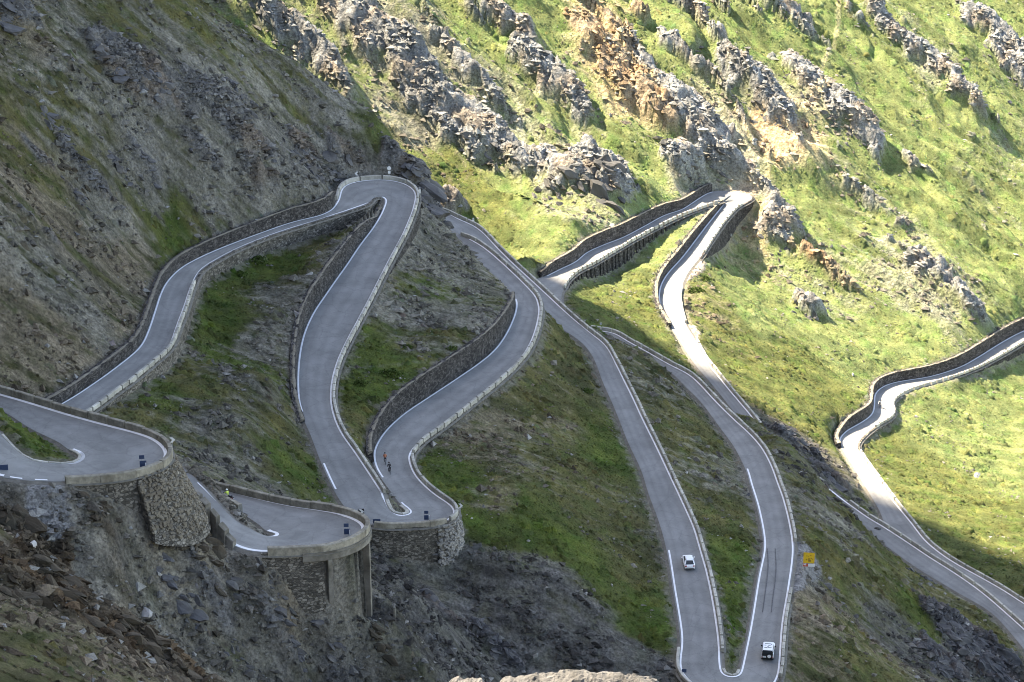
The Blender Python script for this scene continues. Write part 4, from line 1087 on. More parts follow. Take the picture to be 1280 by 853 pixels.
M['rock_brown'] = noise_mat('rock_brown', (0.088, 0.07, 0.05), 0.6, 0.9, 0.95, 1.0, 2.5, tint=(0.045, 0.04, 0.03))
M['rock_pale'] = noise_mat('rock_pale', (0.40, 0.39, 0.37), 0.3, 0.8, 0.95, 0.6, 2.5, tint=(0.33, 0.315, 0.29))
M['rock_dark'] = noise_mat('rock_dark', (0.125, 0.12, 0.115), 0.5, 0.7, 0.95, 0.8, 2.0, tint=(0.085, 0.085, 0.09))
OUT = [ # u, v, half length, half width, material, count, (size), label
 (450,40,7,4,'rock_grey',16,(1,2.4),'jagged grey outcrop just right of the shaded spur at the top'),
 (500,70,9,3.5,'rock_grey',18,(1,2.4),'grey ribbed outcrop left of the orange streak at the top'),
 (545,140,10,4,'rock_grey',18,(1,2.4),'broken grey rock band below the orange streak'),
 (590,110,6,2.5,'rock_grey',10,(.8,2),'small grey rock rib in the grass right of the broken band'),
 (625,185,8,4,'rock_grey',18,(1,2.5),'grey boulder slope halfway down the sunlit hillside'),
 (690,95,6,3,'rock_grey',12,(1,2.6),'grey rock head casting the longest shadow on the hillside'),
 (700,222,5,4,'rock_grey',12,(1,2.6),'grey crag above the start of the climbing sunlit lane'),
 (750,225,5,5,'rock_grey',16,(1.2,3),'big grey crag beside the dark hollow above the sunlit lane'),
 (765,85,8,4,'rock_tan',16,(.9,2.2),'pinkish tan crumbling rock face near the top centre'),
 (800,130,7,3.5,'rock_tan',14,(.9,2.2),'tan rock rib below the pinkish rock face'),
 (860,140,7,3.5,'rock_grey',14,(1,2.4),'slim grey rib leading down to the far hairpin'),
 (885,190,8,4,'rock_grey',20,(1.2,2.8),'grey cliff standing directly over the far hairpin'),
 (862,228,4,4,'rock_grey',12,(1,2.6),'grey foot rocks touching the wall left of the far hairpin'),
 (890,124,2,1.5,'rock_tan',5,(1,1.8),'lone tan knob of rock in the grass beside the slim rib'),
 (945,125,6,4,'rock_grey',18,(1.2,2.6),'dark faced grey crag above and right of the far hairpin'),
 (975,155,4,3,'rock_grey',10,(1,2.2),'grey rock shoulder above the orange earth scar'),
 (1010,105,6,3,'rock_grey',12,(1,2.2),'grey rock with a footpath running past its right side'),
 (1045,150,7,4,'rock_grey',20,(1.2,2.6),'broad grey crag right of the orange earth scar'),
 (1080,180,5,3,'rock_grey',10,(1,2.2),'grey rock tail with a dark shadow on its right'),
 (1125,50,6,2.5,'rock_grey',10,(.8,2),'grey ribbed outcrop in the upper right meadow'),
 (1170,88,8,3,'rock_grey',16,(.8,2.2),'long grey outcrop slanting through the upper right meadow'),
 (1245,58,7,4,'rock_grey',16,(.9,2.4),'grey outcrop below the brightest meadow at the top right corner'),
 (1265,95,5,3,'rock_grey',10,(.9,2.2),'lower grey outcrop against the right edge near the top'),
 (958,282,4,4,'rock_grey',12,(.9,2.2),'cracked grey rock under the outer end of the far hairpin'),
 (1000,345,5,1.8,'rock_tan',8,(.6,1.5),'tan rocks in a line down the slope below the far hairpin'),
 (1010,392,3,2,'rock_grey',8,(.7,1.6),'small dark boulder group in the middle of the sunlit meadow'),
 (1175,362,6,2.5,'rock_grey',12,(.8,2),'grey rocks at the head of the pale scree fan'),
 (1213,390,4,2.5,'rock_grey',10,(.9,2.2),'grey crag with a dark right side beside the pale scree fan'),
 (340,30,6,3,'rock_grey',12,(1,2.2),'half shaded rocks on the crest of the left spur'),
 (390,72,6,3,'rock_grey',12,(1,2.2),'sunlit rocks just beyond the crest of the left spur'),
 (140,78,3,2.5,'rock_dark',9,(.8,1.9),'grey outcrop high on the shaded left slope'),
 (195,105,3,2,'rock_dark',8,(.7,1.7),'rusty dark outcrop beside the highest one on the left slope'),
 (20,26,3,3,'rock_dark',8,(.9,2),'dark outcrop in the top left corner'),
 (185,204,2,1.5,'rock_dark',7,(.5,1.2),'small dark cluster in the middle of the left slope'),
 (380,203,4,3,'rock_slate',12,(.8,1.9),'dark slate outcrop above the left end of the upper hairpin'),
 (425,228,3,3,'rock_slate',10,(.8,1.9),'dark slate block right beside the upper hairpin wall'),
 (538,248,3.5,4.5,'rock_dark',22,(1.0,3.2),'dark rocky nose right of the upper hairpin'),
 (560,272,2.5,3.5,'rock_dark',16,(1.0,2.8),'dark rock hiding the bend behind the nose'),
 (512,212,3,3,'rock_dark',12,(.8,2.2),'dark rocks on the spur behind the upper hairpin'),
 (85,218,3,1.2,'rock_brown',7,(.6,1.3),'brown ledge of rock across the left slope'),
 (990,545,5,2,'rock_dark',12,(.7,1.7),'dark rocks on the ridge below the row of sunlit blocks'),
 (1035,597,4,1.6,'rock_slate',10,(.7,1.7),'dark slate step at the lower end of the ridge'),
 (1200,795,5,4,'rock_slate',24,(.7,1.9),'dark jagged crag under the lane at lower right'),
 (1240,835,5,4,'rock_slate',20,(.7,1.9),'dark blue crag in the bottom right corner'),
 (1170,832,4,3,'rock_slate',14,(.7,1.7),'dark broken rock left of the bottom right crag'),
 (1155,722,4,1,'rock_dark',8,(.5,1.2),'thin rock ledge below the lane at lower right'),
 (330,700,3,2.5,'rock_grey',14,(.4,1.5),'pale rocks under the near end of the bridge hairpin'),
 (415,768,3,2,'rock_slate',14,(.6,1.4),'dark heap of rock below the left bridge pier'),
 (420,735,1.5,2,'rock_brown',9,(.5,1.1),'rusty rocks between the two bridge piers'),
 (620,812,4,1,'rock_slate',9,(.5,1.2),'dark cracked rib in the slate slope at the bottom'),
 (250,675,2.5,2.5,'rock_brown',12,(.5,1.5),'brown boulders at the foot of the stone bastion'),
 (125,630,2.5,1.5,'rock_brown',8,(.5,1.1),'brown rocks under the near wall of the closest hairpin'),
 (230,735,4,2,'rock_dark',12,(.4,1.4),'grey green rocks in the gully below the bastion'),
 (30,665,2.5,3,'rock_brown',10,(.7,1.9),'brown crag at the left edge in the foreground'),
 (120,775,3.5,3,'rock_brown',12,(.7,1.9),'mossy brown crag in the foreground at lower left'),
 (185,810,3,2.5,'rock_brown',12,(.7,1.8),'dark brown crag end in the foreground at lower left'),
 (300,735,3,1.5,'rock_grey',12,(.3,1.2),'grey blocks strewn halfway down the foreground slope'),
 (360,735,2.5,1.2,'rock_brown',10,(.3,1.1),'brown blocks strewn left of the bridge piers'),
 (365,800,3,1.5,'rock_dark',12,(.4,1.3),'dark ledge in the lower middle of the foreground slope'),
 (300,820,3,1.5,'rock_grey',10,(.3,1.1),'pale grey stones low in the foreground slope'),
 (470,790,3,1.2,'rock_brown',10,(.3,1.1),'brown slabs in a row below the drain chute'),
 (540,745,3,1.0,'rock_dark',9,(.3,1.1),'dark slabs in the slate slope under the stone bastion'),
 (10,720,2.5,2.5,'rock_brown',12,(.7,1.9),'dark crag leaning out of the left edge in the foreground'),
 (70,720,3,2,'rock_brown',12,(.6,1.6),'brown broken crest above the grass at lower left'),
 (220,838,2.5,2,'rock_brown',10,(.5,1.5),'last brown rocks of the foreground spur at the bottom'),
 (70,160,3,1.5,'rock_dark',8,(.5,1.3),'low dark ledge in the grassy part of the left slope'),
 (150,215,3,1.2,'rock_slate',9,(.5,1.4),'dark ledge running down the middle of the left slope'),
 (260,110,3,2,'rock_slate',9,(.6,1.5),'blue grey ledge near the crest of the left slope'),
 (100,250,2.5,1,'rock_slate',8,(.5,1.2),'row of dark stones in the lower left slope'),
 (300,120,3,2,'rock_dark',9,(.6,1.5),'grey ledge under the crest of the left spur'),
 (1040,740,3,1,'rock_grey',9,(.3,.9),'line of pale stones below the gravel lay-by'),
]
for k, (u, v, hl, hw, mt, n_, sz, lab) in enumerate(OUT):
    outcrop('rock_outcrop', lab, hit(u, v), hl, hw, mt, 1000 + k, n_, sz)

BOULDERS = [ # u, v, size, material, label
 (46,110,.55,'rock_pale','small white boulder high on the left slope'),(238,191,.8,'rock_slate','dark pointed boulder alone on the grey scree'),(343,206,.7,'rock_slate','dark boulder left of the slate outcrop'),
 (316,251,.9,'rock_slate','dark boulder above the middle of the leftmost wall'),(265,269,.8,'rock_slate','flat dark boulder on the green patch of the left slope'),(304,160,.8,'rock_grey','pale boulder in the grey scree on the left'),
 (96,295,.6,'rock_slate','dark boulder at the left edge of the lower scree'),(276,457,.5,'rock_slate','dark stone in the grass wedge right of the leftmost road'),
 (41,689,.7,'rock_pale','pale block below the gravel apron at left'),(181,771,1.1,'rock_pale','big white boulder on the dark foreground slope'),(200,722,.5,'rock_pale','round white stone in the foreground scree'),
 (270,794,.7,'rock_brown','brown boulder low in the foreground scree'),(240,688,.6,'rock_grey','grey slab resting under the bastion'),
 (665,768,.8,'rock_grey','grey boulder in the middle of the dark slate slope'),(545,699,.7,'rock_grey','flat pale boulder below the white mortared bastion'),(493,678,.5,'rock_pale','white slab of stone under the central parapet'),
 (1021,757,.6,'rock_grey','grey slab below the gravel lay-by'),(1050,767,.35,'rock_pale','little white stone below the lay-by'),(1070,773,.6,'rock_grey','blue grey block below the lay-by'),
 (1096,664,.8,'rock_grey','mossy pale boulder above the lane at lower right'),(1220,597,1.0,'rock_pale','pale boulder in the green slope at the right'),(1203,775,1.0,'rock_grey','large pale boulder on top of the jagged crag'),
 (765,733,.35,'rock_pale','small white stone in the green slope left of the white car'),(1262,130,.8,'rock_grey','grey boulder in the upper right meadow'),(1113,170,.5,'rock_pale','white stone below the grey rock tail'),
 (1165,548,.5,'rock_grey','small grey stone beside the pale scratch in the right meadow'),(1066,470,.5,'rock_pale','pale stone above the valley road bend'),(470,700,.6,'rock_grey','grey boulder right of the bridge piers'),
 (590,650,.4,'rock_pale','pale stone at the right foot of the central hairpin'),(858,592,.35,'rock_pale','small pale stone in the grass left of the right hand hairpin lane'),(935,620,.6,'rock_dark','dark stone at the inner edge of the lane above the black marks'),
]
for k, (u, v, s, mt, lab) in enumerate(BOULDERS):
    p = hit(u, v); rg = np.random.default_rng(3000 + k)
    vv_, f = CHUNKS[(k * 2) % 14]
    w = vv_ * np.array((s * 1.35, s * .9, s * .8)) @ rot_mat(rg.uniform(0, 6), rg.normal() * .2, rg.normal() * .2).T
    o = mesh_obj('boulder', w, f, M[mt]); o.location = (p[0], p[1], float(sample(ZT, p[0], p[1])) + s * .3)
    tag(o, lab, 'boulder', 'single boulders on the slopes')

# ------------------------------------------------------------------ loose stones, grass tufts, shrubs
def frame_mask():
    cp, sp = math.cos(PITCH), math.sin(PITCH)
    f = YY * cp - ZT * sp
    u = CU + FPX * XX / f; v = CV - FPX * (YY * sp + ZT * cp) / f
    return (u > -60) & (u < 1340) & (v > -60) & (v < 900) & (YY > 200) & (YY < 800)
FM = frame_mask()
area = np.outer(np.gradient(GY), np.gradient(GX))
def scatter(weight, count, seed):
    rg = np.random.default_rng(seed)
    w = (weight * area * FM).ravel(); c = np.cumsum(w)
    k = np.searchsorted(c, rg.random(count) * c[-1])
    x = px[k] + rg.uniform(-.3, .3, count); y = py[k] + rg.uniform(-.3, .3, count)
    return x, y, sample(ZT, x, y), k, rg
FAR = smooth01(YY, 480, 620)
OK_ = DM > 0.9
# angular stones lying on the scree
def stones(name, weight, count, seed, smin, smax, pw, col_gain, pale):
    x, y, z, k, rg = scatter(weight, count, seed)
    s = smin * (smax / smin) ** (rg.random(count) ** pw)
    OCT = np.array([(1,0,0),(0,1,0),(-1,0,0),(0,-1,0),(0,0,.8),(0,0,-.8)], float)
    FC = np.array([(0,1,4),(1,2,4),(2,3,4),(3,0,4),(1,0,5),(2,1,5),(3,2,5),(0,3,5)])
    v = OCT[None] * (1 + rg.normal(size=(count, 6, 3)) * .28) + rg.normal(size=(count, 6, 3)) * .16
    v = v * (s[:, None, None] * np.stack([rg.uniform(.7, 1.3, count), rg.uniform(.5, .9, count), rg.uniform(.4, .8, count)], 1)[:, None, :])
    a = rg.normal(size=count) * .7 - .6
    c_, s_ = np.cos(a)[:, None], np.sin(a)[:, None]
    vx = v[..., 0] * c_ - v[..., 1] * s_; vy = v[..., 0] * s_ + v[..., 1] * c_
    V = np.stack([vx + x[:, None], vy + y[:, None], v[..., 2] + z[:, None] + s[:, None] * .12], -1)
    f = (FC[None] + (np.arange(count) * 6)[:, None, None]).reshape(-1, 3)
    o = big_mesh(name, V.reshape(-1, 3), f, M['ground'], nside=3)
    g = scol.reshape(-1, 3)[k] * rg.uniform(.55, 1.7, (count, 1)) * col_gain
    g = np.where(ROCK.ravel()[k][:, None] > .5, tone.reshape(-1, 3)[k] * rg.uniform(.7, 1.4, (count, 1)), g)
    g = np.where(rg.random((count, 1)) < pale, np.array((.36, .35, .32)) * rg.uniform(.7, 1.2, (count, 1)), g)
    set_col(o, np.repeat(np.clip(g, .02, .5), 6, 0)); set_float(o, np.zeros(count * 6), 'rough_rock')
    o['kind'] = 'stuff'
    return o
bare = (1 - GRS) * OK_
stones('scree_stones', bare * (0.5 + ROCK * 2.0) * (1 - .35 * FAR) * smooth01(fbm(XX / 7, YY / 7, 3, 401), -.35, .45) , 60000, 41, .10, 1.1, 2.3, 1.1, .05)
stones('gully_stones', (1 - GRS) * OK_ * (YY < 345) * smooth01(fbm(XX / 3, YY / 3, 3, 402), -.25, .4), 16000, 43, .09, .75, 2.4, 1.25, .10)
stones('meadow_stones', GRS * OK_ * smooth01(fbm(XX / 9, YY / 9, 3, 411), 0, .5), 5200, 42, .10, .55, 2.4, 1.2, .16)

# grass: low clumps, each a small leaning tuft of four blades' width
def tufts(name, weight, count, seed, wmin, wmax, hgt):
    x, y, z, k, rg = scatter(weight, count, seed)
    w = rg.uniform(wmin, wmax, count); h = w * rg.uniform(*hgt, count) * (1 - .4 * FAR.ravel()[k])
    n_ = 5
    ang = np.arange(n_) * 2 * math.pi / n_ + rg.uniform(0, 6, (count, 1))
    r = w[:, None] * .5 * rg.uniform(.6, 1.25, (count, n_))
    gx_, gy_ = slope_x.ravel()[k], slope_y.ravel()[k]
    bx, by = np.cos(ang) * r * 1.15, np.sin(ang) * r
    bz = np.clip(bx * gx_[:, None] + by * gy_[:, None], -.8, .8) - .06
    V = np.empty((count, n_ + 1, 3))
    V[:, :n_, 0] = bx + x[:, None]; V[:, :n_, 1] = by + y[:, None]; V[:, :n_, 2] = bz + z[:, None]
    V[:, n_, 0] = x + rg.normal(size=count) * w * .22; V[:, n_, 1] = y + rg.normal(size=count) * w * .22 ; V[:, n_, 2] = z + h
    fc = np.array([(i, (i + 1) % n_, n_) for i in range(n_)])
    f = (fc[None] + (np.arange(count) * (n_ + 1))[:, None, None]).reshape(-1, 3)
    o = big_mesh(name, V.reshape(-1, 3), f, M['ground'], nside=3, smooth=True)
    g = tone.reshape(-1, 3)[k] * rg.uniform(.74, 1.3, (count, 1)) * (1 + rg.normal(size=(count, 3)) * np.array([.07, .03, .08]))
    set_col(o, np.repeat(np.clip(g, .012, .35), n_ + 1, 0)); set_float(o, np.zeros(count * (n_ + 1)), 'rough_rock')
    o['kind'] = 'stuff'
tufts('grass_tufts', GRS * OK_ * (.35 + .65 * FAR), 170000, 51, .22, .62, (.25, .55))
tufts('heather_clumps', GRS * OK_ * smooth01(fbm(XX / 8, YY / 8, 3, 421), -.05, .4), 9000, 52, .8, 1.7, (.25, .5))

# leafy shrubs: many small leaf faces through a rounded volume
M['leaf'] = noise_mat('leaf', (0.045, 0.075, 0.014), 0.4, 1.5, 0.9, 0, obj_rand=.15, tint=(0.06, 0.09, 0.02))
M['twig'] = plain('twig', (.07, .05, .035), .9)
def shrub(u, v, rad, label):
    p = hit(u, v); rg = np.random.default_rng(int(u * 7 + v))
    n_ = 420
    d = rg.normal(size=(n_, 3)); d /= np.linalg.norm(d, axis=1, keepdims=True); d[:, 2] = np.abs(d[:, 2])
    lump = 1 + .35 * np.sin(d[:, 0] * 5 + u) * np.cos(d[:, 1] * 6 + v)
    c = d * (rad * lump * rg.uniform(.55, 1.0, n_) ** .5)[:, None] * np.array((1.2, .95, .55))
    V = []
    F_ = []
    for i in range(n_):
        a = rg.normal(size=3); a /= np.linalg.norm(a); b = np.cross(a, rg.normal(size=3)); b /= np.linalg.norm(b)
        s = rad * rg.uniform(.09, .17)
        V += [c[i] - a * s, c[i] + b * s * .6, c[i] + a * s, c[i] - b * s * .6]; F_.append((i * 4, i * 4 + 1, i * 4 + 2, i * 4 + 3))
    o = thing('shrub', label, 'shrub', (p[0], p[1], float(sample(ZT, p[0], p[1])) - .05), 0, 'dwarf shrubs between the road loops')
    mesh_obj('foliage', V, F_, M['leaf'], o)
    st = []
    sf = []
    for k in range(5):
        a = k * 1.3; q = np.array((math.cos(a), math.sin(a), 0)); t = np.array((q[0] * rad * .6, q[1] * rad * .5, rad * .4)); b = len(st)
        r2 = np.array((-q[1], q[0], 0)) * .03
        st += [q * .04 - r2, q * .04 + r2, q * .04 + (0, 0, .06), t]; sf += [(b, b + 1, b + 3), (b + 1, b + 2, b + 3), (b + 2, b, b + 3)]
    mesh_obj('stem', st, sf, M['twig'], o)
shrub(321, 327, 1.5, 'round dark green shrub below the wall of the leftmost road')
shrub(300, 345, 1.2, 'small green shrub left of the round one below the leftmost road')
shrub(487, 470, 1.6, 'widest dark shrub in the grass between the two central lanes')
shrub(449, 482, 1.1, 'dark shrub close to the blocks of the broad central lane')
shrub(508, 435, .9, 'little shrub above the tall wall of the S-bend')
shrub(563, 437, .9, 'little green shrub on the rim of the tall S-bend wall')
shrub(733, 490, 1.0, 'dark shrub left of the lane with the blocks in the middle')
shrub(870, 365, 1.5, 'green shrubs in the sun below the small lay-by')
shrub(880, 350, 1.2, 'sunlit shrub at the right of the lane under the far hairpin')

# ------------------------------------------------------------------ the bridge hairpin: deck edge, piers; concrete steps by the bastion
def box(bm, c, s, rz=0.0, taper=1.0, rx=0.0):
    """box of size s centred at c, top scaled by taper"""
    vs = []
    m_ = Matrix.Rotation(rz, 3, 'Z') @ Matrix.Rotation(rx, 3, 'X')
    for z in (-.5, .5):
        k = taper if z > 0 else 1
        for x, y in ((-.5, -.5), (.5, -.5), (.5, .5), (-.5, .5)):
            vs.append(bm.verts.new(Vector(c) + m_ @ Vector((x * s[0] * k, y * s[1] * k, z * s[2]))))
    for q in ((3, 2, 1, 0), (4, 5, 6, 7), (0, 1, 5, 4), (1, 2, 6, 5), (2, 3, 7, 6), (3, 0, 4, 7)):
        bm.faces.new([vs[i] for i in q])
def bm_obj(name, bm, mat, parent=None, bevel=0.0, smooth=False):
    if bevel:
        bmesh.ops.bevel(bm, geom=list(bm.edges), offset=bevel, segments=2, affect='EDGES', clamp_overlap=True)
    bmesh.ops.recalc_face_normals(bm, faces=bm.faces)
    me = bpy.data.meshes.new(name); bm.to_mesh(me); bm.free()
    me.materials.append(M[mat] if isinstance(mat, str) else mat)
    if smooth: me.polygons.foreach_set('use_smooth', np.ones(len(me.polygons), bool))
    o = bpy.data.objects.new(name, me); COL.objects.link(o)
    if parent is not None: o.parent = parent
    return o

i0, i1 = sorted(ia('middle', 'A', (372,690), (440,646)))
P_, N_, _t = edge_pts('middle', 'A', i0, i1)
v, f = sweep([(0.2, -.02), (1.02, -.02), (1.05, -1.15), (.9, -1.3), (-.6, -1.35)], P_, N_)
o = mesh_obj('bridge_deck', rough(v, .06), f, M['concrete']); fix_normals(o)
tag(o, 'curved concrete deck edge of the bridge hairpin', 'bridge')
for (u, v_), wd, lab in (((404,687), .75, 'left concrete pier under the bridge hairpin, against the rubble wall'), ((452,667), .6, 'thin right concrete pier under the bridge hairpin')):
    k = idx_at('middle', 'A', u, v_); L = LANES['middle']; p, nn = L['A'][k], L['nA'][k]
    zb = float(sample(ZT, *(p + nn * 2.0)[:2])) - .6; h = p[2] - 1.2 - zb
    q = p + nn * .55
    bm = bmesh.new(); rz = math.atan2(nn[1], nn[0])
    box(bm, (0, 0, h * .5), (1.3, wd, h), 0, .85)
    o = bm_obj('bridge_pier', bm, 'concrete', None, .04)
    o.location = (q[0], q[1], zb); o.rotation_euler = (0, 0, rz)
    bm = bmesh.new(); box(bm, (0.1, 0, .35), (1.9, wd * 1.8, .7), 0, .9)
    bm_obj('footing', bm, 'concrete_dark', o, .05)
    tag(o, lab, 'pier', 'piers of the bridge hairpin')
p = hit(493, 770); o = thing('drain_chute', 'small concrete drain chute below the right bridge pier', 'drain', (p[0], p[1], float(sample(ZT, p[0], p[1]))))
bm = bmesh.new(); box(bm, (0, 0, .5), (.25, 1.6, 1.8), 0, .8); bm_obj('side_wall', bm, 'concrete', o, .03)
bm = bmesh.new(); box(bm, (-1.5, 0, .2), (.25, 1.6, 1.2), 0, .8); bm_obj('side_wall', bm, 'concrete', o, .03)
bm = bmesh.new(); box(bm, (-.75, 0, -.1), (1.3, 1.5, .5)); bm_obj('floor_slab', bm, 'concrete_dark', o)

# stepped concrete wing wall closing the hidden lane off from the drop
i0, i1 = sorted(ia('middle', 'A', (196,616), (294,681)))
P_, N_, _t = edge_pts('middle', 'A', i0, i1, 0, 0, 0.5)
st = thing('wing_wall', 'stepped grey concrete wall between the bastion and the bridge hairpin lane', 'wall', tuple(P_[len(P_) // 2]))
org = P_[len(P_) // 2]
cp_, sp_ = math.cos(PITCH), math.sin(PITCH)
uu_ = CU + FPX * P_[:, 0] / (P_[:, 1] * cp_ - P_[:, 2] * sp_)
for ua, ub, h0, h1, off in ((190, 226, 5.6, 5.6, .5), (225, 243, 5.3, 5.2, .75), (242, 256, 4.9, 4.7, .6), (255, 268, 4.5, 4.1, .85), (267, 279, 3.6, 3.1, .65), (278, 287, 2.4, 1.9, .85), (286, 296, 1.3, .8, .7)):
    k = np.where((uu_ >= ua) & (uu_ <= ub))[0]
    if len(k) < 2: continue
    q = P_[k] - org; hh = np.linspace(h0, h1, len(k))
    v, f = sweep([(-.05, -.4), (-.05, hh - .04), (0, hh), (off, hh + .0), (off + .05, hh - .05), (off + .15, hh * .5), (off + .5, -2.6), (0, -2.8)], q, N_[k])
    b_ = mesh_obj('wall_step', rough(v, .12, 1.3, 7), f, M['concrete'], st); fix_normals(b_)

# ------------------------------------------------------------------ pale rocks at the photographer's feet
def near_rock(name, label, prof, t, depth, seed):
    """a ledge of rock: skyline given as (u, v) points at distance t, with real depth and sides down to the ground"""
    up = np.array(prof, float)
    n_, m_ = 70, 40
    u = np.linspace(up[0, 0], up[-1, 0], n_); vtop = np.interp(u, up[:, 0], up[:, 1])
    dx, dy, dz = ray(u, vtop)
    top = np.stack([dx * t, dy * t, dz * t], 1)
    zg = min(float(sample(ZT, x, y)) for x, y, _ in top) - 1.0
    V = np.empty((m_, n_, 3)); q = np.linspace(-1, 1, m_)
    e = 1 - np.abs(np.linspace(-1, 1, n_)) ** 30
    for j in range(m_):
        V[j, :, 0] = top[:, 0] * (1 + .02 * q[j]); V[j, :, 1] = top[:, 1] + depth * q[j]
        drop = 1 - (1 - np.abs(q[j]) ** 2.5) * e
        V[j, :, 2] = top[:, 2] - (top[:, 2] - zg) * np.clip(drop, 0, 1) ** 1.2 - .25 * np.abs(q[j])
    x, y = V[..., 0], V[..., 1]
    w = np.minimum(1, np.abs(q)[:, None] * 1.5 + .25)
    V[..., 2] += (.20 * ridged(x * 1.3 + 3, y * 1.3, 5, seed) - .22) * w + .06 * fbm(x * 5, y * 5, 4, seed + 3)
    vd_, vv2_ = voron(x * 2.2, y * 2.2, seed); V[..., 2] += (vv2_ - .5) * .16 * w
    V[..., 2] -= np.max(V[..., 2] - np.interp(x, top[:, 0], top[:, 2])) * .8
    ix = np.arange(n_ * m_).reshape(m_, n_)
    f = np.stack([ix[:-1, :-1], ix[:-1, 1:], ix[1:, 1:], ix[1:, :-1]], -1).reshape(-1, 4).tolist()
    f += [ix[0, ::-1].tolist(), ix[-1].tolist(), ix[:, 0].tolist(), ix[::-1, -1].tolist()]
    o = mesh_obj(name, V.reshape(-1, 3), f, M['rock_near'])
    return tag(o, label, 'boulder')
M['rock_near'] = noise_mat('rock_near', (0.165, 0.16, 0.15), 0.6, 3.0, 0.95, 1.0, 9.0, tint=(0.12, 0.115, 0.105))
near_rock('boulder', 'broad pale grey rock cropped by the bottom edge of the photo', [(612,858),(632,848),(660,846),(684,844),(704,840),(724,838),(748,841),(770,843),(792,849),(815,849),(838,855)], 66, 1.6, 71)
near_rock('boulder', 'small pale rock tip left of the broad one at the bottom edge', [(556,858),(566,849),(585,847),(602,848),(610,858)], 66, .9, 72)

# ------------------------------------------------------------------ placing things on the road
def road_at(u, v, rn):
    """point of a lane's surface seen at a pixel, with the lane's direction"""
    L = LANES[rn]; c = (L['A'] + L['B']) / 2
    best = None
    for z in (0,):
        cp, sp = math.cos(PITCH), math.sin(PITCH)
        f_ = c[:, 1] * cp - c[:, 2] * sp
        uu = CU + FPX * c[:, 0] / f_; vv_ = CV - FPX * (c[:, 1] * sp + c[:, 2] * cp) / f_
        k = int(np.argmin((uu - u) ** 2 + (vv_ - v) ** 2))
    for _ in range(4):
        p = at_z(u, v, c[k, 2] + .03)
        k = int(np.argmin((c[:, 0] - p[0]) ** 2 + (c[:, 1] - p[1]) ** 2))
    d = c[min(k + 3, len(c) - 1)] - c[max(k - 3, 0)]
    return p, math.atan2(d[1], d[0])

M['paint_white'] = plain('paint_white', (.78, .79, .80), .35)
M['paint_black'] = plain('paint_black', (.012, .012, .013), .35)
M['glass'] = plain('glass', (.02, .025, .03), .12)
M['rubber'] = plain('rubber', (.02, .02, .02), .8)
M['steel'] = plain('steel', (.45, .45, .46), .4, .8)
M['lamp_red'] = plain('lamp_red', (.35, .02, .02), .3)
M['grey_plastic'] = plain('grey_plastic', (.09, .09, .095), .6)
M['plate_white'] = plain('plate_white', (.72, .72, .70), .5)

def loft(rings, cap=True):
    """rings of equal length lofted into a skin"""
    bm = bmesh.new(); R_ = [[bm.verts.new(p) for p in r] for r in rings]
    n_ = len(rings[0])
    for a, b in zip(R_, R_[1:]):
        for i in range(n_):
            bm.faces.new((a[i], a[(i + 1) % n_], b[(i + 1) % n_], b[i]))
    if cap:
        bm.faces.new(R_[0][::-1]); bm.faces.new(R_[-1])
    return bm

def wheel(parent, x, y, r, w):
    bm = bmesh.new()
    bmesh.ops.create_cone(bm, cap_ends=True, segments=20, radius1=r, radius2=r, depth=w, matrix=Matrix.Rotation(math.pi / 2, 4, 'X'))
    t_ = bm_obj('wheel', bm, 'rubber', parent, .02); t_.location = (x, y, r)
    bm = bmesh.new()
    bmesh.ops.create_cone(bm, cap_ends=True, segments=14, radius1=r * .62, radius2=r * .55, depth=w * 1.06, matrix=Matrix.Rotation(math.pi / 2, 4, 'X'))
    bm_obj('rim', bm, 'steel', t_)

def car_ring(x, half, zb, zs, zr, rw):
    """cross section at x: half width, sill height, shoulder height, roof height, roof half width"""
    return [(x, -half, zb), (x, -half, zs), (x, -rw, zr), (x, -rw * .6, zr + .02), (x, rw * .6, zr + .02), (x, rw, zr), (x, half, zs), (x, half, zb)]

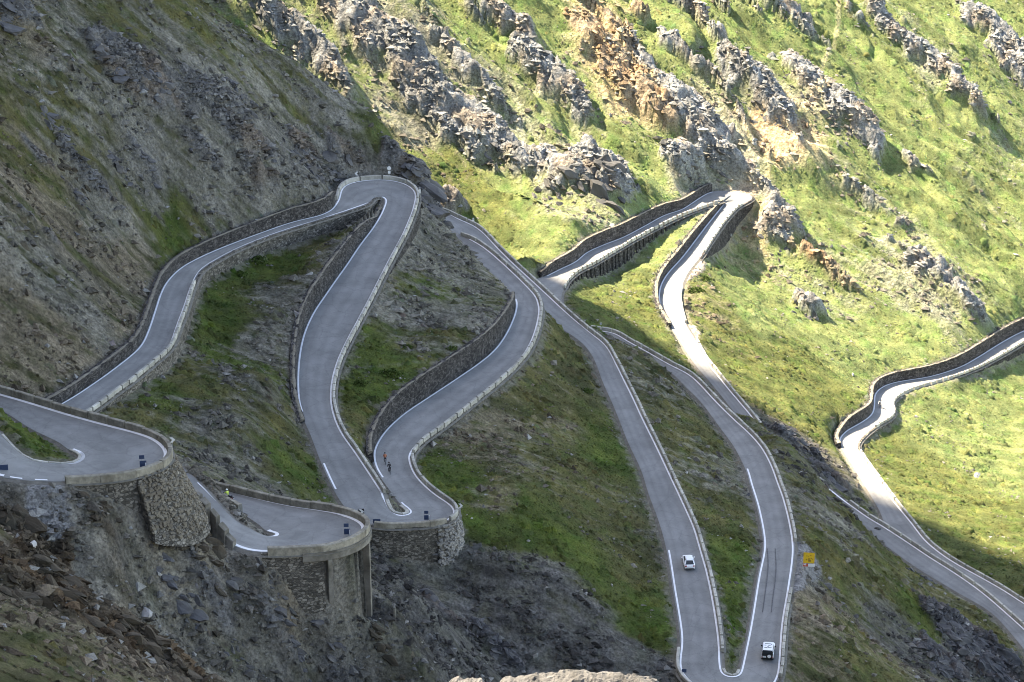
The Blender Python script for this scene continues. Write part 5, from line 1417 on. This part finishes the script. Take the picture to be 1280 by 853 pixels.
def hatchback(p, rz, label):
    o = thing('car', label, 'car', tuple(p), rz)
    body = loft([car_ring(-1.98, .70, .35, .62, .70, .62), car_ring(-1.9, .80, .22, .78, .90, .70), car_ring(-1.5, .86, .20, .88, .97, .74), car_ring(.75, .87, .20, .86, .94, .74),
                 car_ring(1.55, .84, .20, .76, .83, .68), car_ring(1.92, .76, .24, .64, .70, .6), car_ring(2.02, .64, .35, .55, .60, .5)])
    bm_obj('body', body, 'paint_white', o, .035, True)
    cab = loft([car_ring(-1.72, .70, .90, .95, .98, .62), car_ring(-1.15, .73, .9, 1.1, 1.42, .55), car_ring(-.5, .74, .9, 1.12, 1.49, .57), car_ring(.25, .74, .9, 1.1, 1.44, .55), car_ring(.98, .72, .86, .92, .97, .60)])
    bm_obj('cabin_glass', cab, 'glass', o, .03, True)
    roof = loft([car_ring(-1.2, .57, 1.36, 1.40, 1.46, .54), car_ring(-.5, .60, 1.44, 1.48, 1.53, .56), car_ring(.22, .57, 1.38, 1.43, 1.48, .54)])
    bm_obj('roof', roof, 'paint_white', o, .02, True)
    for s in (-1, 1):
        bm = bmesh.new()
        for x0, z0, x1, z1 in ((-1.66, .95, -1.14, 1.42), (.94, .92, .24, 1.43)):
            a, b = Vector((x0, s * .69, z0)), Vector((x1, s * .585, z1)); c = (a + b) / 2; d = b - a
            box(bm, c, (.16, .06, d.length))
            for q in bm.verts[-8:]:
                r_ = q.co - c; q.co = c + d.to_track_quat('Z', 'Y').to_matrix() @ r_
        bm_obj('pillar', bm, 'paint_white', o)
        bm = bmesh.new(); box(bm, (.62, s * .98, .98), (.16, .2, .13)); bm_obj('mirror', bm, 'paint_white', o, .02)
        bm = bmesh.new(); box(bm, (-1.93, s * .62, .78), (.12, .26, .2)); bm_obj('tail_light', bm, 'lamp_red', o, .02)
        for x in (-1.25, 1.3): wheel(o, x, s * .79, .31, .2)
    bm = bmesh.new(); box(bm, (-1.985, 0, .52), (.03, .52, .12)); bm_obj('number_plate', bm, 'plate_white', o)
    bm = bmesh.new(); box(bm, (-1.96, 0, .36), (.1, 1.4, .14)); bm_obj('bumper', bm, 'grey_plastic', o, .03)
    return o
p, a = road_at(860.5, 706, 'lower')
hatchback(p, a + math.pi if math.sin(a) < 0 else a, 'small white hatchback driving away up the lane')

def offroader(p, rz, label):
    o = thing('offroad_car', label, 'car', tuple(p), rz)
    low = loft([car_ring(-2.15, .84, .48, .92, 1.05, .8), car_ring(-2.05, .9, .42, 1.0, 1.08, .84), car_ring(.55, .9, .42, 1.0, 1.08, .84), car_ring(1.75, .88, .45, .98, 1.06, .8), car_ring(1.98, .8, .5, .9, .98, .72)])
    bm_obj('body', low, 'paint_white', o, .04, True)
    cab = loft([car_ring(-2.10, .82, 1.04, 1.2, 1.78, .74), car_ring(-1.2, .84, 1.04, 1.2, 1.84, .76), car_ring(.1, .84, 1.04, 1.2, 1.82, .75), car_ring(.62, .82, 1.04, 1.08, 1.12, .74)])
    bm_obj('cabin_glass', cab, 'glass', o, .03, True)
    rear = bmesh.new(); box(rear, (-2.16, 0, 1.1), (.1, 1.6, 1.28)); bm_obj('rear_door', rear, 'paint_black', o, .04)
    bm = bmesh.new(); box(bm, (-2.225, 0, 1.5), (.03, 1.25, .44)); bm_obj('rear_window', bm, 'glass', o, .02)
    bm = bmesh.new(); box(bm, (-.95, 0, 1.87), (2.2, 1.5, .07)); bm_obj('roof', bm, 'paint_white', o, .03)
    sp = bmesh.new(); bmesh.ops.create_cone(sp, cap_ends=True, segments=24, radius1=.36, radius2=.36, depth=.22, matrix=Matrix.Rotation(math.pi / 2, 4, 'Y'))
    w_ = bm_obj('spare_wheel', sp, 'rubber', o, .03); w_.location = (-2.34, -.28, 1.05)
    sp = bmesh.new(); bmesh.ops.create_cone(sp, cap_ends=True, segments=24, radius1=.27, radius2=.29, depth=.05, matrix=Matrix.Rotation(math.pi / 2, 4, 'Y'))
    c_ = bm_obj('wheel_cover', sp, 'plate_white', w_); c_.location = (-.12, 0, 0)
    bm = bmesh.new(); box(bm, (-2.235, .46, .82), (.03, .52, .26)); bm_obj('number_plate', bm, 'plate_white', o)
    bm = bmesh.new(); box(bm, (-2.2, 0, .5), (.2, 1.7, .24)); bm_obj('bumper', bm, 'paint_black', o, .04)
    for s in (-1, 1):
        for x0, x1 in ((-2.1, -2.0), (-1.05, -.95), (-.02, .1)):
            bm = bmesh.new(); box(bm, ((x0 + x1) / 2, s * .805, 1.45), (.1, .05, .8), 0, 1, s * .14); bm_obj('pillar', bm, 'paint_white', o)
        bm = bmesh.new(); box(bm, (.45, s * 1.02, 1.18), (.16, .24, .26)); bm_obj('mirror', bm, 'paint_black', o, .03)
        bm = bmesh.new(); box(bm, (-2.2, s * .74, .78), (.06, .16, .26)); bm_obj('tail_light', bm, 'lamp_red', o, .02)
        for x in (-1.3, 1.25): wheel(o, x, s * .82, .38, .26)
    # dark print on the white roof
    k = 0
    for (x, y, lx, ly) in ((-.15, .05, .16, .95), (-.25, -.52, .3, .12), (-.62, .42, .16, .3), (-.62, -.15, .12, .42), (-.95, .0, .12, .3), (-1.3, .32, .18, .45), (-1.28, -.25, .14, .6)):
        bm = bmesh.new(); box(bm, (x, y, 1.912), (lx, ly, .008)); bm_obj('roof_marking', bm, 'paint_black', o)
    return o
p, a = road_at(960, 818, 'lower')
offroader(p, a if math.sin(a) > 0 else a + math.pi, 'boxy white off-road car with black tail and spare wheel')

# black skid marks in the lane above the off-roader
M['tyre_mark'] = noise_mat('tyre_mark', (.11, .11, .11), .4, 2.0, .9, 0)
for pts_ in ([(959,686),(960,705),(959,722),(956,745),(953,766)], [(969,686),(970,708),(969,725),(966,748),(964,766)]):
    c = catmull(pts_, 6); q = np.array([road_at(u, v, 'lower')[0] for u, v in c])
    d = np.gradient(q, axis=0); nn = np.stack([-d[:, 1], d[:, 0], d[:, 2] * 0], 1); nn /= np.linalg.norm(nn, axis=1, keepdims=True)
    struct(ribbon('road_marking', q + nn * .09 + (0, 0, .035), q - nn * .09 + (0, 0, .035), M['tyre_mark']))

# ------------------------------------------------------------------ riders
def skin(name, joints, edges, mat, parent, sub=1):
    me = bpy.data.meshes.new(name)
    me.from_pydata([j[:3] for j in joints], edges, [])
    me.materials.append(M[mat])
    o = bpy.data.objects.new(name, me); COL.objects.link(o); o.parent = parent
    m1 = o.modifiers.new('skin', 'SKIN'); m1.use_smooth_shade = True
    for i, j in enumerate(joints):
        sv = me.skin_vertices[0].data[i]; r = j[3]
        sv.radius = (r, r) if np.isscalar(r) else r
        sv.use_root = (i == 0)
    m2 = o.modifiers.new('sub', 'SUBSURF'); m2.levels = sub; m2.render_levels = sub
    return o

def rider(parent_loc, rz, label, seat, hand, foot, lean, shirt, legs, head, name='person', helmet=True):
    """a seated rider, x forward; seat, hand and foot are (x, z) or (x, y, z) positions on the machine"""
    o = thing(name, label, 'person', parent_loc, rz)
    sx, sz = seat; hx, hy, hz = hand
    chest = (sx + .46 * math.sin(lean), 0, sz + .12 + .46 * math.cos(lean))
    neck = (chest[0] + .13 * math.sin(lean), 0, chest[2] + .13 * math.cos(lean))
    J = [(sx, 0, sz + .1, (.15, .12)), ((sx + chest[0]) / 2, 0, (sz + .1 + chest[2]) / 2, (.14, .11)), (*chest, (.16, .12)), (*neck, .06)]
    E_ = [(0, 1), (1, 2), (2, 3)]
    for s in (-1, 1):
        b = len(J)
        el = ((chest[0] + hx) / 2 + .02, s * (hy + .06), (chest[2] + hz) / 2 - .06)
        J += [(chest[0] + .03, s * .19, chest[2] + .05, .065), (*el, .05), (hx, s * hy, hz, .04)]
        E_ += [(2, b), (b, b + 1), (b + 1, b + 2)]
    skin('jacket', J, E_, shirt, o)
    J = [(sx, 0, sz + .06, (.15, .12))]; E_ = []
    for s in (-1, 1):
        fx, fy, fz = foot[0 if s > 0 else 1]
        b = len(J)
        kx, kz = (sx + fx) / 2 + .24, (sz + fz) / 2 + .14
        J += [(sx + .02, s * .09, sz + .02, .09), (kx, s * (fy + .05), kz, .062), (fx - .02, s * fy, fz + .08, .045), (fx + .14, s * fy, fz + .02, .035)]
        E_ += [(0, b), (b, b + 1), (b + 1, b + 2), (b + 2, b + 3)]
    skin('trousers', J, E_, legs, o)
    hc = (neck[0] + .06, 0, neck[2] + .13)
    hd = skin('head', [(hc[0] - .02, 0, hc[2] - .1, .065), (hc[0], 0, hc[2], (.085, .1)), (hc[0] + .01, 0, hc[2] + .09, .07)], [(0, 1), (1, 2)], 'skin_tone', o)
    bm = bmesh.new(); bmesh.ops.create_uvsphere(bm, u_segments=14, v_segments=9, radius=.14)
    for q in bm.verts:
        q.co.x *= 1.18; q.co.z = q.co.z * .95 if q.co.z > -.03 else q.co.z * .5
    h_ = bm_obj('helmet', bm, head, o, 0, True); h_.location = (hc[0], 0, hc[2] + .05)
    for s in (-1, 1):                                       # hands closed on the grips
        hnd = [(hx - .03, s * hy, hz, .035), (hx + .03, s * hy, hz + .01, .03)]
        Eh = [(0, 1)]
        for k in range(4):
            b = len(hnd); yy = s * (hy - .03 + .02 * k)
            hnd += [(hx + .06, yy, hz + .015, .011), (hx + .08, yy, hz - .02, .010), (hx + .05, yy, hz - .04, .009)]
            Eh += [(1, b), (b, b + 1), (b + 1, b + 2)]
        b = len(hnd); hnd += [(hx, s * (hy - .05), hz - .02, .012), (hx + .03, s * (hy - .06), hz - .045, .010)]; Eh += [(0, b), (b, b + 1)]
        skin('hand', hnd, Eh, 'glove', o, 1)
    return o

for n_, c in (('skin_tone', (.45, .28, .2)), ('glove', (.02, .02, .02)), ('cloth_black', (.012, .012, .014)), ('cloth_orange', (.40, .13, .06)), ('cloth_white', (.75, .75, .74)), ('cloth_dark', (.03, .032, .04)), ('cloth_hivis', (.62, .75, .10)), ('hair_dark', (.02, .015, .012)), ('helmet_white', (.8, .82, .76)), ('frame_dark', (.03, .03, .035)), ('frame_white', (.6, .6, .6)), ('sign_blue', (.022, .045, .10)), ('sign_yellow', (.75, .47, .03)), ('sign_red', (.55, .06, .03)), ('post_grey', (.28, .28, .28))):
    M[n_] = plain(n_, c, .6)

def tube(bm, a, b, r, seg=8):
    a, b = Vector(a), Vector(b); d = b - a
    m_ = Matrix.Translation((a + b) / 2) @ d.to_track_quat('Z', 'Y').to_matrix().to_4x4()
    bmesh.ops.create_cone(bm, cap_ends=True, segments=seg, radius1=r, radius2=r, depth=d.length, matrix=m_)

def ring(bm, c, R_, r, seg=24, sec=6):
    vs = []
    for i in range(seg):
        a = 2 * math.pi * i / seg; row = []
        for j in range(sec):
            b = 2 * math.pi * j / sec
            row.append(bm.verts.new((c[0] + math.cos(a) * (R_ + r * math.cos(b)), c[1] + r * math.sin(b), c[2] + math.sin(a) * (R_ + r * math.cos(b)))))
        vs.append(row)
    for i in range(seg):
        for j in range(sec):
            bm.faces.new((vs[i][j], vs[(i + 1) % seg][j], vs[(i + 1) % seg][(j + 1) % sec], vs[i][(j + 1) % sec]))

def bicycle(p, rz, label, frame):
    o = thing('bicycle', label, 'bicycle', tuple(p), rz, 'bicycles on the road')
    for x in (-.5, .5):
        bm = bmesh.new(); ring(bm, (0, 0, 0), .32, .02)
        w_ = bm_obj('wheel', bm, 'rubber', o, 0, True); w_.location = (x, 0, .34)
        bm = bmesh.new()
        for k in range(6): tube(bm, (0, 0, 0), (math.cos(k * math.pi / 3) * .32, 0, math.sin(k * math.pi / 3) * .32), .003, 4)
        bm_obj('spokes', bm, 'steel', w_)['kind'] = 'stuff'
    bm = bmesh.new()
    for a, b in (((-.5, 0, .34), (-.06, 0, .30)), ((-.06, 0, .30), (.36, 0, .78)), ((-.18, 0, .82), (.35, 0, .86)), ((-.06, 0, .30), (-.2, 0, .92)), ((-.5, 0, .34), (-.18, 0, .82)), ((.5, 0, .34), (.36, 0, .90))): tube(bm, a, b, .02)
    bm_obj('frame', bm, frame, o)
    bm = bmesh.new(); box(bm, (-.2, 0, .95), (.26, .12, .05)); bm_obj('saddle', bm, 'rubber', o, .015)
    bm = bmesh.new(); tube(bm, (.42, -.22, .92), (.42, .22, .92), .014); tube(bm, (.42, -.22, .92), (.5, -.22, .84), .014); tube(bm, (.42, .22, .92), (.5, .22, .84), .014); tube(bm, (.36, 0, .9), (.42, 0, .92), .015); bm_obj('handlebar', bm, 'rubber', o)
    bm = bmesh.new(); tube(bm, (-.06, -.1, .30), (.08, -.1, .20), .012); tube(bm, (-.06, .1, .30), (-.2, .1, .40), .012); tube(bm, (-.06, -.1, .3), (-.06, .1, .3), .02); bm_obj('crank', bm, 'steel', o)
    return o
for (u, v_, frame, shirt, legs, head, lab, blab, lane, flip) in (
    (481.5, 579.5, 'frame_dark', 'cloth_orange', 'cloth_black', 'hair_dark', 'upper cyclist in an orange brown jersey and black shorts', 'dark bicycle under the cyclist in the orange brown jersey', 'lower', 0),
    (487, 591.5, 'frame_dark', 'cloth_black', 'cloth_black', 'hair_dark', 'cyclist dressed all in black riding just below the other one', 'bicycle under the cyclist dressed all in black', 'lower', 0),
    (1099.5, 509.5, 'frame_dark', 'cloth_white', 'cloth_dark', 'hair_dark', 'lone cyclist in a white top on the sunlit valley road', 'bicycle under the lone cyclist in the white top', 'valley', 1)):
    p, a = road_at(u, v_, lane)
    if flip: a += math.pi
    bicycle(p, a, blab, frame)
    rider(tuple(p), a, lab, (-.18, .97), (.46, .22, .93), ((.06, .12, .20), (-.16, .12, .40)), .75, shirt, legs, head)

def motorcycle(p, rz, label):
    o = thing('motorcycle', label, 'motorcycle', tuple(p), rz)
    for x in (-.72, .75):
        bm = bmesh.new(); ring(bm, (0, 0, 0), .27, .065, 24, 8)
        w_ = bm_obj('wheel', bm, 'rubber', o, 0, True); w_.location = (x, 0, .335)
        bm = bmesh.new(); bmesh.ops.create_cone(bm, cap_ends=True, segments=18, radius1=.2, radius2=.2, depth=.05, matrix=Matrix.Rotation(math.pi / 2, 4, 'X')); bm_obj('rim', bm, 'steel', w_)
    eng = loft([[(-.3, -.2, .3), (-.3, .2, .3), (-.3, .2, .62), (-.3, -.2, .62)], [(.05, -.25, .26), (.05, .25, .26), (.05, .24, .66), (.05, -.24, .66)], [(.38, -.2, .32), (.38, .2, .32), (.38, .18, .66), (.38, -.18, .66)]])
    bm_obj('engine', eng, 'grey_plastic', o, .03)
    tank = loft([[(-.1, -.12, .66), (-.1, .12, .66), (-.1, .12, .86), (-.1, -.12, .86)], [(.15, -.2, .66), (.15, .2, .66), (.15, .17, .98), (.15, -.17, .98)], [(.45, -.16, .68), (.45, .16, .68), (.45, .1, .94), (.45, -.1, .94)]])
    bm_obj('fuel_tank', tank, 'cloth_dark', o, .04, True)
    seat_ = loft([[(-.85, -.1, .82), (-.85, .1, .82), (-.85, .1, .92), (-.85, -.1, .92)], [(-.3, -.16, .74), (-.3, .16, .74), (-.3, .16, .84), (-.3, -.16, .84)], [(-.05, -.12, .74), (-.05, .12, .74), (-.05, .12, .84), (-.05, -.12, .84)]])
    bm_obj('seat', seat_, 'rubber', o, .03)
    fair = loft([[(.45, -.22, .62), (.45, .22, .62), (.45, .2, 1.1), (.45, -.2, 1.1)], [(.72, -.15, .7), (.72, .15, .7), (.66, .12, 1.2), (.66, -.12, 1.2)]])
    bm_obj('fairing', fair, 'cloth_dark', o, .03)
    bm = bmesh.new(); tube(bm, (.5, -.16, 1.0), (.75, -.1, .34), .03); tube(bm, (.5, .16, 1.0), (.75, .1, .34), .03); bm_obj('fork', bm, 'steel', o)
    bm = bmesh.new(); tube(bm, (.42, -.38, 1.06), (.48, 0, 1.08), .016); tube(bm, (.48, 0, 1.08), (.42, .38, 1.06), .016); bm_obj('handlebar', bm, 'rubber', o)
    for s in (-1, 1):
        bm = bmesh.new(); box(bm, (-.68, s * .36, .62), (.5, .24, .38)); bm_obj('pannier', bm, 'paint_black', o, .05)
        bm = bmesh.new(); box(bm, (-.94, s * .36, .66), (.03, .2, .12)); bm_obj('reflector', bm, 'plate_white', o)
        bm = bmesh.new(); box(bm, (.5, s * .42, 1.16), (.04, .16, .1)); bm_obj('mirror', bm, 'paint_black', o, .01)
    bm = bmesh.new(); box(bm, (-.82, 0, 1.08), (.36, .4, .3)); bm_obj('top_case', bm, 'paint_black', o, .05)
    bm = bmesh.new(); box(bm, (-1.0, 0, .82), (.05, .22, .1)); bm_obj('tail_light', bm, 'lamp_red', o)
    bm = bmesh.new(); box(bm, (-1.02, 0, .62), (.03, .22, .16)); bm_obj('number_plate', bm, 'plate_white', o)
    return o
p, a = road_at(284, 627, 'middle')
motorcycle(p, a, 'dark touring motorcycle with side cases behind the slab wall')
rider(tuple(p), a, 'motorcyclist in a bright yellow jacket and white helmet', (-.2, .86), (.42, .3, 1.08), ((.02, .24, .38), (.02, .24, .38)), .22, 'cloth_hivis', 'cloth_black', 'helmet_white')

# ------------------------------------------------------------------ signs and posts
def quad_plate(bm, pts_, t=.006):
    n_ = len(pts_); a = [bm.verts.new((t, y, z)) for y, z in pts_]; b = [bm.verts.new((-t, y, z)) for y, z in pts_]
    bm.faces.new(a); bm.faces.new(b[::-1])
    for i in range(n_): bm.faces.new((a[i], b[i], b[(i + 1) % n_], a[(i + 1) % n_]))
def face_cam(p): return math.atan2(-p[1], -p[0])

def bend_sign(u, v, rn, label, upper=True, w=.95, h=.75, hz=1.0):
    p, a = road_at(u, v, rn)
    o = thing('road_sign', label, 'road sign', tuple(p), face_cam(p), 'dark blue bend signs on the hairpins')
    bm = bmesh.new(); tube(bm, (-.05, 0, -.3), (-.05, 0, hz + h + (.75 if upper else 0)), .035); bm_obj('post', bm, 'post_grey', o)
    bm = bmesh.new(); box(bm, (0, .12 if upper else 0, hz + h / 2), (.05, w, h)); bm_obj('board', bm, 'sign_blue', o, .02)
    if upper:
        bm = bmesh.new(); box(bm, (0, 0, hz + h + .5), (.05, .62, .5)); bm_obj('number_plate', bm, 'sign_blue', o, .02)
        bm = bmesh.new(); box(bm, (-.02, .42, .45), (.12, .18, .9)); bm_obj('marker_post', bm, 'plate_white', o, .02)
    return o
bend_sign(178, 587, 'upper', 'tall dark blue sign at the front of the closest hairpin', True, .8, .8, .35)
bend_sign(433, 670, 'middle', 'dark blue signs with a white post on the bridge hairpin', True, .8, .8, .2)
bend_sign(533, 651, 'lower', 'two dark plates on one post at the front of the central hairpin', True, .9, .75, .15)
bend_sign(471, 655, 'lower', 'single dark blue board where the bridge hairpin meets the central one', False, 1.1, .7, .1)
bend_sign(2, 592, 'upper', 'dark board cut off by the left edge on the near lane', False, 1.6, 1.1, .0)
bend_sign(855, 843, 'lower', 'small dark board at the left rim of the bottom hairpin', False, .7, .6, .3)

def chevron(p, label, s=.9, hz=.4, flip=False, back=True):
    o = thing('chevron_sign', label, 'road sign', tuple(p), face_cam(p), 'white arrow boards on the outside of bends')
    bm = bmesh.new(); tube(bm, (-.06, 0, -.8), (-.06, 0, hz + s), .035); bm_obj('post', bm, 'post_grey', o)
    if back:
        bm = bmesh.new(); box(bm, (-.02, 0, hz + s / 2), (.03, s * .9, s)); bm_obj('board', bm, 'paint_black', o, .01)
    k = 1 if flip else -1        # +y is the viewer's left when the board faces the camera
    pts_ = [(-.46, .5), (.0, .96), (.42, .96), (0, .5), (.42, .04), (.0, .04)]
    bm = bmesh.new(); quad_plate(bm, [(-k * 0 + k * y * s, hz + z * s) for y, z in pts_]); a_ = bm_obj('arrow', bm, 'plate_white', o); a_.location.x = .012
    return o
def edge_spot(rn, ed, u, v, d):
    k = idx_at(rn, ed, u, v); L = LANES[rn]; return L[ed][k] + L['n' + ed][k] * d
chevron(edge_spot('lower', 'B', 453, 650, .0), 'black board with a white arrow above the bridge hairpin', .95, .9)
chevron(edge_spot('lower', 'B', 569, 640, 1.0), 'white arrow board at the right corner of the central hairpin', .8, .6, False, False)
chevron(edge_spot('upper', 'A', 206, 558, 1.1), 'white arrow board at the tip of the closest hairpin', .8, .6, False, False)
chevron(edge_spot('lower', 'A', 448, 227, .95), 'white arrow board behind the left end of the upper hairpin', .8, .9, True, False)

def round_marker(p, label):
    o = thing('mirror_post', label, 'traffic mirror', tuple(p), face_cam(p))
    bm = bmesh.new(); tube(bm, (-.05, 0, -.8), (-.05, 0, 2.1), .04); bm_obj('post', bm, 'post_grey', o)
    bm = bmesh.new(); bmesh.ops.create_cone(bm, cap_ends=True, segments=20, radius1=.38, radius2=.38, depth=.06, matrix=Matrix.Translation((0, 0, 2.1)) @ Matrix.Rotation(math.pi / 2, 4, 'Y')); bm_obj('disc', bm, 'plate_white', o)
    bm = bmesh.new(); box(bm, (0, 0, 1.3), (.04, .5, .55)); bm_obj('plate', bm, 'plate_white', o)
round_marker(edge_spot('lower', 'A', 486, 226, .95), 'white disc on a post behind the middle of the upper hairpin')

def post(p, label, h=1.0, w=.22):
    o = thing('marker_post', label, 'post', tuple(p), face_cam(p), 'white marker posts beside the road')
    bm = bmesh.new(); box(bm, (0, 0, h / 2 - .15), (.14, w, h + .3), 0, .9); bm_obj('shaft', bm, 'plate_white', o, .02)
    bm = bmesh.new(); box(bm, (.0, 0, h * .78), (.15, w + .01, .16)); bm_obj('dark_band', bm, 'paint_black', o)
post(edge_spot('lower', 'A', 588, 279, 1.2), 'white post beyond the blocks near the hidden bend', .9, .4)
post(hit(751, 409), 'white post on the ridge where the hidden lane begins', .9, .45)
post(edge_spot('lower', 'A', 522, 240, 1.0), 'white post at the right end of the upper hairpin wall', .8, .3)
p = edge_spot('lower', 'A', 326, 290, 1.0)
o = thing('notice_board', 'pale board leaning on the low wall of the leftmost road', 'board', (p[0], p[1], p[2] + 1.2), face_cam(p))
bm = bmesh.new(); box(bm, (0, 0, .7), (.08, .9, .9), 0, .85); bm_obj('panel', bm, 'plate_white', o, .02)
bm = bmesh.new(); tube(bm, (-.06, 0, -.4), (-.06, 0, .8), .04); bm_obj('post', bm, 'post_grey', o)

p = hit(1010, 722); p[2] = max(float(sample(ZT, p[0] + a, p[1] + b)) for a in (-1, 0, 1) for b in (-1.5, -.7, 0)) + .1
o = thing('roadworks_sign', 'square yellow sign over a red and white barrier on the gravel lay-by', 'sign', tuple(p), face_cam(p))
o.scale = (1.2, 1.2, 1.2)
bm = bmesh.new(); box(bm, (0, 0, 1.45), (.06, 1.5, 1.6)); bm_obj('yellow_board', bm, 'sign_yellow', o, .03)
for y in (-.6, .6):
    bm = bmesh.new(); tube(bm, (-.08, y, 0), (-.08, y, 2.1), .035); tube(bm, (-.6, y, 0), (-.08, y, 1.5), .03); bm_obj('leg', bm, 'post_grey', o)
for k, (y, z, wy_, wz) in enumerate(((.1, 1.05, .34, .3), (.02, 1.32, .16, .28), (.3, 1.42, .16, .14), (-.3, 1.18, .14, .2), (-.28, 1.75, .16, .12), (.22, 1.85, .2, .08), (-.05, 1.72, .12, .1), (.5, 1.3, .12, .1))):
    bm = bmesh.new(); box(bm, (.034, y, z), (.008, wy_, wz)); bm_obj('print', bm, 'sign_print', o) if 'sign_print' in M else bm_obj('print', bm, M.setdefault('sign_print', plain('sign_print', (.30, .17, .02), .6)), o)
bm = bmesh.new(); box(bm, (.05, .38, .36), (.06, .9, .4)); bm_obj('white_barrier_plank', bm, 'plate_white', o, .01)
bm = bmesh.new(); box(bm, (.05, -.44, .36), (.06, .66, .4)); bm_obj('red_barrier_plank', bm, 'sign_red', o, .01)
bm = bmesh.new(); box(bm, (.085, -.5, .44), (.01, .36, .2)); bm_obj('white_stripe', bm, 'plate_white', o)
